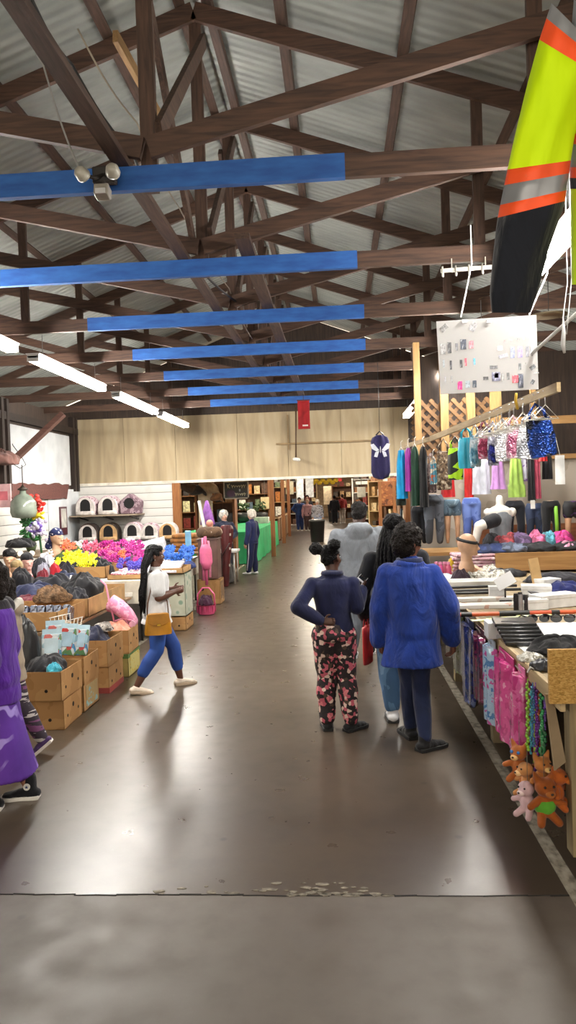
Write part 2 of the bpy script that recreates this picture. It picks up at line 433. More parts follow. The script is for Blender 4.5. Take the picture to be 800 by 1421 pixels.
# ================================================================== LIGHTS
M_tube = glow('fbf6ee', 230.0); M_house = plain('d9d9d6', .4)
def fixture(x, y, z, L, lab, grp='fluorescent tube lights', m=M_tube, hw=.16):
    r = thing('fluorescent_light', lab, 'ceiling light', (x, y, z), 0, grp)
    b = MB(); b.prism([(-hw/2, .05), (hw/2, .05), (hw/2*.6, .0), (-hw/2*.6, .0)], L, None); b.build('housing', M_house, r)
    for s in (-1, 1):
        b = MB(); b.cyl((s*.045, -L/2+.02, -.022), (s*.045, L/2-.02, -.022), .019, n=10); b.build('tube', m, r, smooth=180)
    for s in (-1, 1): b = MB(); b.box((0, s*(L/2-.01), -.01), (.13, .02, .06)); b.build('end_socket', M_house, r)
    for s in (-1, 1):
        b = MB(); b.tube([(0, s*L*.38, .05), (0, s*L*.38, ZB-z+.01)], .004, 5); b.build('hanging_chain', plain('777777', .4, .8), r)
    return r
for y, lab in ((1.6, 'behind the viewer'), (6.4, 'at the left edge of view'), (9.35, 'nearest in full view'), (12.45, 'middle'), (15.25, 'farthest, by the plywood wall')):
    if y < 3: continue
    fixture(-3.3, y, 3.45, 2.44, 'lit twin-tube fluorescent strip over the left stalls, %s' % lab)
for y, lab in ((5.1, 'big one behind the yellow jacket'), (8.75, 'behind the white poster'), (11.75, 'showing left of the poster'), (15.1, 'farthest, by the plywood wall')):
    fixture(1.5, y, 3.45, 2.44, 'lit twin-tube fluorescent strip over the right stall, %s' % lab)
M_tubeW = glow('fff1dc', 190.0)
k = 0
for y in (21, 27, 33, 40, 48, 56):
    for x in (-4.6, -.9, 2.9):
        k += 1; fixture(x, y, 3.2, 2.44, 'lit strip light in the hall beyond, row %s from the opening, %s side' % (ordn[(y-15)//6 if y < 40 else (4 if y == 40 else 5 if y == 48 else 6)].replace('nearest', 'first'), {-4.6: 'left', -.9: 'aisle', 2.9: 'right'}[x]), 'strip lights of the far hall', M_tubeW)
W = bpy.data.worlds.new('world'); SC.world = W; W.use_nodes = True
W.node_tree.nodes['Background'].inputs[0].default_value = lin('f0e4d2'); W.node_tree.nodes['Background'].inputs[1].default_value = 2.5

# ================================================================== PEOPLE
def skel(H, **ov):
    J = dict(pel=(0, 0, .53), wai=(0, 0, .62), che=(0, 0, .74), nec=(0, 0, .835), hea=(0, .008, .925),
             shL=(-.112, 0, .80), elL=(-.145, -.01, .63), wrL=(-.15, .03, .485), shR=(.112, 0, .80), elR=(.145, -.01, .63), wrR=(.15, .03, .485),
             hiL=(-.05, 0, .51), knL=(-.055, .015, .285), anL=(-.055, -.01, .05), hiR=(.05, 0, .51), knR=(.055, .015, .285), anR=(.055, -.01, .05))
    for k in list(ov):
        if k in J: J[k] = ov.pop(k)
    D = {k: V(v)*H for k, v in J.items()}
    for s in 'LR':
        D['to'+s] = V(ov.get('to'+s, (0, 1, 0))).normalized()
        D['ha'+s] = V(ov.get('ha'+s, D['wr'+s]-D['el'+s])).normalized()
        D['pn'+s] = V(ov.get('pn'+s, (1 if s == 'L' else -1, 0, 0))).normalized()
    D['H'] = H; D['yaw'] = ov.get('yaw', 0); D['tilt'] = ov.get('tilt', 0); D['bw'] = ov.get('bw', 1.0); D['heel'] = ov.get('heel', {}); D['curl'] = ov.get('curl', 22)
    return D
TOR = [(.495, .088, .066), (.53, .095, .072), (.58, .088, .064), (.63, .08, .058), (.69, .087, .06), (.75, .097, .062), (.79, .1, .056), (.815, .075, .045), (.835, .04, .036)]
def spine(J, z):
    P = [J['pel'], J['wai'], J['che'], J['nec']]
    if z <= P[0].z: return P[0]
    for a, b in zip(P, P[1:]):
        if z <= b.z: return a.lerp(b, (z-a.z)/max(1e-6, b.z-a.z))
    return P[-1]
def torso(b, J, t=0, z0=.495, z1=.84, wid=1.0, flare=0, n=24):
    H = J['H']; data = []
    if z0 < .495:
        k = 5
        for i in range(k):
            z = z0+(.495-z0)*i/k; fl_ = 1+flare*(1-i/k)
            data.append((z, .09*fl_, .07*fl_))
    data += [q for q in TOR if z0-.001 <= q[0] <= z1]
    out = []
    for z, rx, ry in data:
        if flare > .25 and z < .78: rx, ry = max(rx, .096), max(ry, .068)
        c = spine(J, z*H); out.append((c.x, c.y, z*H, rx*H*J['bw']*wid+t, ry*H*(J['bw']**.8)*wid+t))
    b.oval(out, n)
def headM(J): return Matrix.Translation(J['hea']) @ Euler((J['tilt'], 0, J['yaw'])).to_matrix().to_4x4()
def hand(b, J, s):
    H = J['H']; w = J['wr'+s]; d = J['ha'+s]; n = J['pn'+s]; n = (n-d*n.dot(d)).normalized()
    t = d.cross(n).normalized()
    if (t.dot(V((0, 1, 0))) < 0): t = -t                # thumb side points forward
    k = H/1.7
    b.cap(w+d*.012*k, w+d*.078*k, .021*k, .026*k, 10, sx=1.5, side=t)
    for o, L, r in ((.03, .068, .0088), (.0105, .08, .0092), (-.0105, .074, .0088), (-.03, .056, .0078)):
        p = w+d*.085*k+t*o*k; a = R(8)
        for q in (.42, .32, .26):
            a += R(J['curl'])
            e = p+(d*math.cos(a)+n*math.sin(a))*(L*q*k); b.cap(p, e, r*k, r*.9*k, 8); p = e
    p = w+d*.03*k+t*.03*k; e = p+(d*.55+t*.75+n*.35)*.036*k; b.cap(p, e, .0115*k, .0105*k, 8)
    b.cap(e, e+(d*.85+t*.25+n*.35)*.03*k, .0105*k, .009*k, 8)
def body_mb(J, fing=True):
    H = J['H']; b = MB(); bw = J['bw']**.7
    torso(b, J, -.006)
    b.cap(spine(J, .80*H), J['hea']+(J['nec']-J['hea'])*.25, .036*H*bw, .031*H*bw, 14)
    M = headM(J)
    def E(c, r, rot=(0, 0, 0)):
        q = MB(); q.ell((0, 0, 0), [x*H for x in r], rot, 18, 12); b.add(q.v, q.f, M @ Matrix.Translation(V(c)*H))
    E((0, -.008, .018), (.045, .055, .054)); E((0, .012, -.02), (.036, .04, .047)); E((0, .03, -.048), (.018, .016, .013))
    E((0, .052, -.009), (.0075, .011, .009)); E((0, .048, .002), (.005, .007, .014)); E((0, .046, .012), (.028, .006, .006))
    E((.046, -.004, -.006), (.006, .012, .018), (0, 0, .3)); E((-.046, -.004, -.006), (.006, .012, .018), (0, 0, -.3))
    E((.022, .036, -.018), (.014, .012, .014)); E((-.022, .036, -.018), (.014, .012, .014)); E((0, .046, -.032), (.013, .007, .006))
    for s in 'LR':
        S, L, W = J['sh'+s], J['el'+s], J['wr'+s]
        b.ell(S*.97+V((0, 0, -.0*H)), (.028*H*bw, .028*H*bw, .024*H*bw)) if False else None; b.cap(S+V((0, 0, -.016*H)), L, .029*H*bw, .025*H*bw, 14); b.cap(L, L.lerp(W, .3), .026*H*bw, .027*H*bw, 14); b.cap(L.lerp(W, .3), W, .027*H*bw, .0165*H, 14)
        if fing: hand(b, J, s)
        else: b.cap(W, W+J['ha'+s]*.07*H, .018*H, .014*H, 10)
        h, k, a = J['hi'+s], J['kn'+s], J['an'+s]
        b.cap(h, k, .054*H*bw, .035*H*bw, 16); b.cap(k, k.lerp(a, .35)+V((0, -.006*H, 0)), .034*H*bw, .036*H*bw, 14); b.cap(k.lerp(a, .35)+V((0, -.006*H, 0)), a, .036*H*bw, .021*H, 14)
        f = J['to'+s]; pt = J['heel'].get(s, 0.0); fl_ = V((f.x, f.y, 0)).normalized(); fd = fl_*math.cos(pt)-V((0, 0, 1))*math.sin(pt); fu = fl_*math.sin(pt)+V((0, 0, 1))*math.cos(pt)
        b.cap(a-fu*.025*H, a+fd*.07*H-fu*.034*H, .02*H, .012*H, 12)
    return b
def shoe(J, s, root, m, sole=None, hi=0.0, nm='shoe', vox=.006):
    H = J['H']; a = J['an'+s]; f = J['to'+s].copy(); pit = J['heel'].get(s, 0.0)       # heel lift angle
    flat = V((f.x, f.y, 0)).normalized(); d = (flat*math.cos(pit)-V((0, 0, 1))*math.sin(pit)); u = (flat*math.sin(pit)+V((0, 0, 1))*math.cos(pit))
    sd = d.cross(u); o = a-u*.05*H
    def P(x, y, z): return o+d*(x*H)+sd*(y*H)+u*(z*H)
    b = MB()
    out = [(-.042, .024), (-.02, .029), (.03, .028), (.07, .034), (.1, .032), (.118, .02)]
    def slab(z0, z1, k):
        for zz, kk in ((z0, k), (z1, k*.97)):
            pass
        ring = [[P(x, w*k, z) for x, w in out]+[P(x, -w*k, z) for x, w in reversed(out)] for z in (z0, z1)]
        q = MB(); q.rings(ring); return q
    prof = [(-.03, .03, .026), (0, .036, .028), (.035, .032, .029), (.07, .022, .031), (.098, .017, .026)]
    for (x0, z0, w0), (x1, z1, w1) in zip(prof, prof[1:]):
        b.cap(P(x0, 0, z0*.5+.008), P(x1, 0, z1*.5+.008), (z0*.5+.004)*H, (z1*.5+.004)*H, 14, sx=w0/(z0*.5+.004), side=sd)
    b.cap(P(-.005, 0, .03), P(-.005, 0, .055+hi), .028*H, .027*H, 14)
    sh_ = blob(b, nm, m, root, vox, 3)
    if sole: slab(0.0, .016, 1.06).build('sole', sole, sh_, bevel=.003)
    return sh_
def sleeve(b, J, s, t, frac=1.0, wide=1.0):
    H = J['H']; S, L, W = J['sh'+s], J['el'+s], J['wr'+s]; bw = J['bw']**.7
    b.ell(S+V((0, 0, -.012*H)), (.036*H*bw+t*.9, .037*H*bw+t*.9, .035*H*bw+t*.8)); b.cap(J['nec']+V((0, 0, -.02*H)), S+V((0, 0, -.014*H)), .03*H*bw+t*.4, .03*H*bw+t*.5, 12)
    if frac <= .5:
        b.cap(S+V((0, 0, -.012*H)), S.lerp(L, frac*2), .034*H*bw+t, .034*H*bw*wide+t, 14)
    else:
        b.cap(S+V((0, 0, -.012*H)), L, .033*H*bw+t, .03*H*bw*wide+t, 14); b.cap(L, L.lerp(W, (frac-.5)*2), .03*H*bw*wide+t, .022*H*wide+t, 14)
def top(J, root, nm, m, z0=.5, t=.012, frac=1.0, flare=0, wide=1.0, wid=1.0, vox=.008, disp=(.008, 9, .6), extra=None, **kw):
    b = MB(); torso(b, J, t, z0, .822, wid, flare)
    for s in 'LR': sleeve(b, J, s, t*.8, frac, wide)
    b.cap(spine(J, .79*J['H']), spine(J, .835*J['H']), .05*J['H'], .042*J['H'], 14)
    if extra: extra(b)
    return blob(b, nm, m, root, vox, 4, disp, **kw)
def pants(J, root, m, t=.008, frac=1.0, wide=1.0, nm='pants', vox=.008, disp=(.006, 10, .6), z1=.6, hipw=1.0):
    b = MB(); H = J['H']; bw = J['bw']**.7
    torso(b, J, t, .495, z1, hipw)
    b.ell(J['pel']+V((0, -.012*H, -.015*H)), (.088*H*J['bw']*hipw+t, .07*H*bw+t, .05*H))
    for s in 'LR':
        h, k, a = J['hi'+s], J['kn'+s], J['an'+s]; a2 = a+V((0, 0, .012*H))
        b.cap(h, k, .06*H*bw*hipw+t, .038*H*bw*wide+t, 16)
        m_ = k.lerp(a2, .35)+V((0, -.006*H, 0)); fr = (frac-.5)*2
        if fr > .35: b.cap(k, m_, .038*H*bw*wide+t, .038*H*bw*wide+t, 14); b.cap(m_, m_.lerp(a2, (fr-.35)/.65), .038*H*bw*wide+t, (.028 if fr > .8 else .034)*H*wide+t, 14)
        else: b.cap(k, k.lerp(m_, max(.05, fr/.35)), .038*H*bw*wide+t, .038*H*bw*wide+t, 14)
    return blob(b, nm, m, root, vox, 3, disp)
def face_bits(J, root, lipc, glasses=False):
    H = J['H']; M = headM(J)
    for s in (-1, 1):
        b = MB(); q = MB(); q.ell((0, 0, 0), (.0085*H, .005*H, .005*H)); b.add(q.v, q.f, M @ Matrix.Translation(V((s*.018, .0425, .002))*H)); e = b.build('eye', plain('d8d4cc', .2), root, smooth=180)
        b = MB(); q = MB(); q.ell((0, 0, 0), (.0042*H, .0022*H, .0042*H)); b.add(q.v, q.f, M @ Matrix.Translation(V((s*.018, .0468, .002))*H)); b.build('iris', plain('1d1410', .2), e, smooth=180)
    b = MB(); q = MB(); q.ell((0, 0, 0), (.014*H, .005*H, .0042*H)); b.add(q.v, q.f, M @ Matrix.Translation(V((0, .0505, -.0315))*H)); b.build('lips', plain(lipc, .5), root, smooth=180)
def person(label, loc, rz, J, skc, lipc='7a4a44', fing=True, vox=.006, group=None):
    r = thing('person', label, 'person', loc, rz, group)
    blob(body_mb(J, fing), 'body', skin(skc), r, vox, 3); face_bits(J, r, lipc); return r
def hair(J, root, fn, m, vox=.007, disp=(.012, 28, 1), sm=2):
    b = MB(); q = MB(); fn(q, J['H']); M = headM(J); b.add(q.v, q.f, M)
    return blob(b, 'hair', m, root, vox, sm, disp)
def capfn(vol=1.0, back=0.0, low=0.0):
    def f(q, H):
        q.ell((0, -.016*H, .026*H), (.052*H*vol, .058*H*vol, .054*H*vol)); q.ell((0, -.028*H, (-.005-low)*H), (.047*H*vol, .044*H*vol, (.045+low)*H))
        q.ell((0, .014*H, .05*H), (.04*H*vol, .036*H*vol, .022*H*vol))
    return f
DK = '4a2f24'; DK2 = '3d251c'

# --- girl, navy shirt and floral trousers
J = skel(1.46, shL=(-.106, .0, .797), elL=(-.185, -.075, .675), wrL=(-.06, -.105, .6), haL=(1, -.12, -.02), pnL=(0, -1, .1),
         shR=(.106, 0, .797), elR=(.128, -.02, .66), wrR=(.158, .09, .742), haR=(.3, .35, .65), pnR=(-.6, .2, .5), curl=30,
         knL=(-.05, .03, .285), anL=(-.05, .0, .05), knR=(.06, .0, .285), anR=(.075, -.03, .052), toL=(-.1, 1, 0), toR=(.75, .75, 0), yaw=R(-35), bw=1.02)
o = fl(466, 1012); NAVY = (o.x+.012, o.y, 0)
p = person('girl in navy top and floral trousers seen from behind, one hand on her back', NAVY, 0, J, DK)
def collar(b): b.lathe([(.056*1.46, 0), (.06*1.46, .03), (.046*1.46, .05)], (0, 0, .825*1.46), 20)
top(J, p, 'shirt', fabric('171b3a'), .53, .012, .96, .02, 1.15, 1.03, extra=collar)
b = MB(); b.lathe([(.05*1.46, 0), (.062*1.46, .01), (.056*1.46, .034), (.05*1.46, .034)], (0, -.003, .832*1.46), 24); b.build('collar', fabric('161a38'), p, smooth=180)
FLOR = patches([(0, '1a1216'), (.3, 'b85868'), (.46, '1f1519'), (.62, 'd8bdb0'), (.72, '241a1c'), (.84, 'd07a80'), (.93, '4a3a30')], 36, .8, 'cell', .25)
pants(J, p, FLOR, .014, 1.0, 1.15, hipw=1.02, disp=(.012, 12, .7))
def h1(q, H):
    q.ell((0, -.014*H, .022*H), (.051*H, .055*H, .052*H)); q.ell((0, -.03*H, 0), (.044*H, .04*H, .04*H))
    q.ell((-.078*H, -.035*H, .05*H), (.036*H, .034*H, .034*H)); q.ell((.04*H, -.03*H, .072*H), (.036*H, .034*H, .032*H))
hair(J, p, h1, hairmat(), disp=[(.014, 30, 1), (.008, 70, 1)])
for s in 'LR': shoe(J, s, p, fabric('121214'), plain('0d0d0e', .7))
W_ = V(NAVY)+J['wrR']+J['haR']*.1+J['pnR']*.02
b = MB(); b.box((0, 0, 0), (.068, .012, .135)); ph = b.build('smartphone', plain('d8d8dc', .3), None, W_+V((.012, -.02, .012)), bevel=.005, label='white smartphone held up in the right hand of the girl in navy', cat='phone')
ph.rotation_euler = (R(-35), R(38), R(-25))
b = MB(); b.box((0, -.0068, 0), (.06, .001, .105)); b.build('screen', plain('16181f', .1), ph)
# --- woman in blue jacket
J = skel(1.60, shL=(-.096, 0, .795), elL=(-.132, .01, .63), wrL=(-.142, .06, .465), shR=(.098, 0, .795), elR=(.165, -.005, .63), wrR=(.185, .05, .47), haR=(.05, .25, -1), haL=(.1, .3, -1),
         hiL=(-.035, 0, .51), hiR=(.04, 0, .51), knL=(-.02, .06, .285), anL=(-.015, .11, .05), knR=(.035, .02, .285), anR=(.045, -.06, .05), toL=(-.35, 1, 0), toR=(.75, .6, 0), yaw=R(-55), tilt=R(-8), bw=.97, curl=26)
o = fl(572, 1040); BLUE = (o.x+.03, o.y+.08, 0)
p = person('woman in long blue jacket with dark curly hair seen from behind at the counter', BLUE, R(-4), J, '6b4433')
def jk(b): b.lathe([(.062*1.6, 0), (.066*1.6, .03), (.05*1.6, .05)], (0, -.004, .815*1.6), 20)
top(J, p, 'jacket', fabric('18337f', .14, .8), .375, .026, .97, .3, 1.5, 1.12, vox=.008, disp=[(.026, 6, .3), (.005, 14, .4)], extra=jk)
b = MB(); b.lathe([(.048*1.6, 0), (.063*1.6, .005), (.058*1.6, .045), (.05*1.6, .045)], (0, -.004, .828*1.6), 24); b.build('collar', fabric('121d42'), p, smooth=180)
pants(J, p, fabric('1a2340'), .006, 1.0, 1.0, hipw=.95)
def h2(q, H):
    capfn(1.2, 0, .012)(q, H); q.ell((0, -.03*H, .012*H), (.062*H, .052*H, .064*H))
hair(J, p, h2, hairmat('17110f'), disp=[(.02, 22, 1), (.012, 60, 1)])
for s in 'LR': shoe(J, s, p, fabric('141416'), plain('101011', .7))
b = MB(); b.cyl((0, 0, 0), (0, 0, .03), .028*1.6, .026*1.6); b.build('white_ankle_sock', plain('c8c8cc', .8), p, J['anR']+V((0, 0, .0)), smooth=180)
# --- woman with braids, black top, jeans
J = skel(1.66, shL=(-.115, 0, .80), elL=(-.17, .02, .64), wrL=(-.15, .11, .5), knL=(-.05, .03, .285), knR=(.05, .02, .285), anL=(-.035, .0, .05), anR=(.06, .06, .05), yaw=R(-10), bw=1.05)
o = fl(540, 1003); JEAN = (o.x+.095, o.y+.05, 0)
p = person('woman with long black braids in black top and blue jeans behind the blue jacket', JEAN, 0, J, DK)
top(J, p, 'black_top', fabric('14151c'), .47, .02, .97, .12, 1.35, 1.08, disp=[(.016, 6, .5)])
pants(J, p, patches([(0, '3f5f83'), (.45, '55789c'), (.62, '6f8fb0')], 6, .85, 'noise', .3, 0, (1, 1, .5)), .012, .97, 1.12)
def h3(q, H): capfn(1.1)(q, H); q.ell((0, -.05*H, .045*H), (.05*H, .045*H, .045*H))
hr = hair(J, p, h3, hairmat('0c0b0e', 60), disp=[(.012, 30, 1)])
b = MB()
for k in range(34):
    a = R(150+240*k/33); H = 1.66; s0 = J['hea']+V((math.sin(a)*.05*H, -abs(math.cos(a))*.05*H-.012*H, .03*H)); e = V((s0.x*1.9+rnd.uniform(-.02, .02), s0.y-.03-rnd.uniform(0, .05), rnd.uniform(.63, .74)*H))
    mid = s0.lerp(e, .45)+V((s0.x*.35, -.035, 0)); pts = [s0, s0.lerp(mid, .6)+V((0, -.02, .02)), mid, mid.lerp(e, .5)+V((rnd.uniform(-.01, .01), -.01, 0)), e]
    b.tube(pts, [.011, .012, .012, .011, .006], 6)
b.build('braids', hairmat('0c0b0e', 60), p, smooth=180)
for s in 'LR': shoe(J, s, p, plain('d5d5d8', .6), plain('2a2a2c', .6), .02)
b = MB(); b.sheet([(0, -.12, .12), (.08, -.13, .13), (.26, -.12, .12), (.3, -.115, .115)], .05, 12, .006); bg = b.build('red_shopping_bag', plain('c0282c', .45, bump=.3, bs=20), None, V(JEAN)+V((-.24, .13, .45)), R(75), smooth=180, label='red shopping bag carried by the woman in black top and jeans', cat='bag')
for s in (-1, 1):
    b = MB(); b.tube([(-.05, s*.02, .29), (-.035, s*.015, .36), (.035, s*.015, .36), (.05, s*.02, .29)], .005, 6); b.build('handle', plain('a82024', .5), bg, smooth=180)
# --- man in grey hoodie
J = skel(1.74, bw=1.42, shL=(-.135, 0, .80), elL=(-.185, .0, .63), wrL=(-.16, .08, .5), shR=(.135, 0, .8), elR=(.185, 0, .63), wrR=(.16, .08, .5), knL=(-.06, .02, .285), anL=(-.06, -.03, .05), anR=(.06, .08, .05), hea=(.012, .03, .928), yaw=R(-20), tilt=R(-12))
o = fl(496, 912); HOOD = (o.x+.06, o.y+.05, 0)
p = person('heavy man in pale grey hoodie with short black hair, farther along the counter', HOOD, 0, J, DK2)
def hoodx(b):
    H = 1.74
    b.ell((.0, -.062*H, .822*H), (.092*H, .05*H, .06*H), (R(30), 0, 0)); b.ell((.0, -.085*H, .80*H), (.07*H, .022*H, .055*H), (R(12), 0, 0)); b.lathe([(.1*H, 0), (.088*H, .06), (.062*H, .13)], (0, -.005*H, .795*H), 22)
top(J, p, 'hoodie', fabric('747980', .1, .6), .47, .022, .95, .05, 1.25, 1.05, vox=.01, disp=[(.016, 6, .5)], extra=hoodx)
pants(J, p, fabric('666b73'), .016, .95, 1.1, vox=.01)
hair(J, p, capfn(1.03), hairmat('15110f'), .009)
for s in 'LR': shoe(J, s, p, fabric('1a1a1d'), plain('cfcfd2', .6), vox=.008)
# --- girl in white T-shirt, facing right along the aisle
J = skel(1.41, shL=(-.108, .015, .80), elL=(-.135, .05, .66), wrL=(-.05, .13, .685), haL=(.4, 1, 0), pnL=(1, -.3, .2), shR=(.108, -.015, .8), elR=(.15, -.02, .655), wrR=(.1, .105, .68), haR=(-.2, 1, .12), pnR=(-1, -.2, .1),
         knL=(-.04, .12, .285), anL=(-.05, .165, .05), knR=(.05, -.02, .285), anR=(.04, -.165, .055), toL=(-.12, 1, 0), toR=(.05, 1, 0), heel={'R': R(8)}, yaw=R(-18), curl=20, bw=1.15)
ga = fl(229, 958); GIRL = (ga.x-.06, ga.y+.03, 0); GR = R(-62)
p = person('girl with long braids in white T-shirt and blue leggings walking past the tables', GIRL, GR, J, '5a392b', '6d3f3a')
top(J, p, 't_shirt', fabric('d3d3d4', .05, .4), .465, .017, .36, .12, 1.1, 1.07, disp=[(.012, 7, .5)])
LEG = NT('leggings'); LEG.set('Base Color', LEG.ramp(LEG.noise(5), [(.3, '1b3a80'), (.7, '27509e')])); LEG.set('Roughness', .7)
pants(J, p, LEG.m, .007, .83, 1.05, 'leggings', disp=(.003, 10, 1))
for s, sx in (('L', -1), ('R', 1)):
    b = MB(); H = 1.41; h, k, a = J['hi'+s], J['kn'+s], J['an'+s]; e = k.lerp(a, .6)
    if s == 'L':
        b.tube([h+V((.0, .052*H, -.02*H)), h.lerp(k, .5)+V((.0, .045*H, 0)), k+V((.0, .034*H, 0)), e+V((.0, .028*H, 0))], [.03, .028, .026, .022], 8); b.build('black_leggings_stripe', fabric('15151a'), p, smooth=180)
hair(J, p, capfn(1.04), hairmat('121012', 60), disp=[(.008, 40, 1)])
b = MB()
for k in range(46):
    H = 1.41; a = R(110+140*k/45); v_ = rnd.uniform(-.01, .045); s0 = J['hea']+V((math.sin(a)*.05*H, math.cos(a)*.05*H-.014*H, v_*H))
    e = V((s0.x*1.1+rnd.uniform(-.03, .03)-.01, -.082*H-rnd.uniform(0, .03)*H, rnd.uniform(.50, .66)*H))
    mid = V((s0.x*1.25, -.074*H-rnd.uniform(0, .025), .76*H)); pts = [s0, s0.lerp(mid, .5)+V((0, -.025, .01)), mid, mid.lerp(e, .5)+V((rnd.uniform(-.015, .015), -.012, 0)), e]
    b.tube(pts, [.010, .0105, .0105, .0095, .005], 6)
b.build('braids', hairmat('121012', 60), p, smooth=180)
b = MB(); b.ell(headM(J) @ V((.053*1.41, -.003, -.024*1.41)), (.006, .006, .006)); b.build('earring', plain('e0dcd0', .2, .6), p, smooth=180)
for s in 'LR': shoe(J, s, p, plain('cdbfae', .5), plain('b7a48e', .6), -.028, 'flat_shoe')
bag = thing('shoulder_bag', 'mustard yellow shoulder bag at the hip of the girl in white', 'bag', Matrix.Translation(GIRL) @ Matrix.Rotation(GR, 4, 'Z') @ V((.2, -.04, .575)), GR+R(82))
mu = plain('b27a1c', .45)
b = MB(); b.sheet([(0, -.125, .125), (.03, -.13, .13), (.12, -.118, .118), (.195, -.1, .1), (.2, -.09, .09)], .085, 14); b.build('bag_body', mu, bag, smooth=60)
b = MB(); b.prism([(-.1, .2), (-.105, .12), (-.05, .095), (0, .085), (.05, .095), (.105, .12), (.1, .2)], .006, Matrix.Translation((0, -.047, 0))); b.build('flap', plain('a9721a', .4), bag, bevel=.002)
b = MB(); b.box((0, -.055, .098), (.035, .008, .016)); b.build('clasp', plain('c9a03c', .25, .9), bag)
b = MB(); q = [V((-.1, 0, .19)), V((-.1, .05, .3)), V((-.08, .1, .5))]; b.tube([(-.1, 0, .19), (-.09, -.005, .3), (-.05, .02, .45), (-.0, .1, .57), (.05, .17, .48), (.1, .06, .3), (.1, 0, .19)], .006, 6); b.build('strap', plain('5a3a22', .6), bag, smooth=180)
# --- person in purple at the left edge, walking left
J = skel(1.50, bw=1.08, shL=(-.118, 0, .8), elL=(-.175, -.03, .63), wrL=(-.2, .05, .46), knL=(-.05, .03, .29), anL=(-.05, .02, .05), knR=(.05, -.0, .29), anR=(.05, -.1, .05), curl=22)
PUR = at(-3, 1000, 4.5); PUR.z = 0
p = person('person in purple jacket, patterned purple skirt and black high-top sneakers', PUR, R(97), J, '9a6a52')
PM = fabric('4f2288', .14, .6)
top(J, p, 'jacket', PM, .43, .024, .95, .05, 1.3, 1.04, disp=[(.014, 6, .5)])
b = MB(); H = 1.5
b.oval([(0, 0, .735*H, .112*H, .078*H), (0, 0, .79*H, .125*H, .075*H), (0, 0, .815*H, .1*H, .066*H), (0, -.005*H, .845*H, .055*H, .052*H)], 28)
for s in 'LR': b.ell(J['sh'+s], (.056*H, .054*H, .05*H))
blob(b, 'black_yoke', fabric('17141c'), p, .009, 4)
t = NT('purple_print'); w1 = t.wave(4, 'DIAGONAL', 9, t.coord((1, 1, 1))); 
t.set('Base Color', t.mix(t.ramp(t.noise(4), [(.3, '451c7c'), (.7, '5b2c98')]), '9b86cf', t.mix((0, 0, 0), t.ramp(w1, [(.78, 0.0), (.9, 1.0)]), t.ramp(t.noise(3.2), [(.45, 0.0), (.55, 1.0)])))); t.set('Roughness', .8)
b = MB(); b.oval([(0, .0, .2, .235, .235), (0, 0, .35, .205, .2), (0, 0, .55, .175, .15), (0, 0, .7, .155, .125), (0, 0, .84, .14, .11)], 40)
blob(b, 'skirt', t.m, p, .01, 3, [(.02, 5, .25)])
for s in 'LR':
    b = MB(); b.cap(J['kn'+s], J['kn'+s].lerp(J['an'+s], .8), .058, .045, 14); b.build('legging', fabric('4a1d55'), p, smooth=180)
for s in 'LR':
    s_ = shoe(J, s, p, fabric('131318'), plain('d0cdc6', .6), .03, 'high_top_shoe')
    b = MB(); a = J['an'+s]; b.cyl((-.046, .0, 0), (-.052, .0, 0), .021); o2 = b.build('white_ankle_patch', plain('d8d6d0', .5), s_, a+V((0, 0, .015)), label='round white ankle patch')
    b = MB(); b.prism([(.012*(1 if i % 2 == 0 else .45)*math.sin(i*math.pi/5), .012*(1 if i % 2 == 0 else .45)*math.cos(i*math.pi/5)) for i in range(10)], .003, Matrix.Translation((-.053, 0, 0)) @ Matrix.Rotation(R(90), 4, 'Z')); b.build('star', plain('23305e', .5), o2)
hair(J, p, capfn(1.06, 0, .02), hairmat('1d1512'))
# --- child in beige hoodie
J = skel(1.34, hea=(0, .012, .915), knL=(-.05, .05, .285), anL=(-.05, .12, .05), knR=(.05, -.05, .285), anR=(.05, -.15, .085), heel={'R': R(38)}, shL=(-.115, 0, .8), yaw=R(-8), curl=25)
CH = at(13, 1000, 5.3); CH.z = 0
p = person('dark-haired child in beige hoodie and striped leggings walking behind the person in purple', CH, R(100), J, '9c6b54')
def hd(b): b.ell((0, -.06*1.34, .82*1.34), (.075*1.34, .045*1.34, .04*1.34), (R(40), 0, 0))
top(J, p, 'hoodie', fabric('9a8b78', .08, .4), .43, .024, .95, .08, 1.3, 1.06, extra=hd)
b = MB(); b.ell((0, -.06*1.34, .83*1.34), (.08*1.34, .03*1.34, .05*1.34), (R(25), 0, 0)); b.lathe([(.075*1.34, 0), (.07*1.34, .05), (.055*1.34, .075)], (0, 0, .81*1.34), 20); blob(b, 'hood', fabric('c4c0b6'), p, .008, 3, (.01, 12, 1))
pants(J, p, patches([(0, '1c1a20'), (.3, 'b9b3b0'), (.42, '2e2430'), (.6, '6f3f68'), (.75, '20202a'), (.88, '4f7c86')], 10, .8, 'noise', .2, 0, (.3, .3, 2.4)), .01, 1.0, 1.05)
hair(J, p, capfn(1.08, 0, .03), hairmat('1b1411'))
for s in 'LR': shoe(J, s, p, fabric('4a3560'), plain('cfc7c0', .6), .0, 'sneaker')

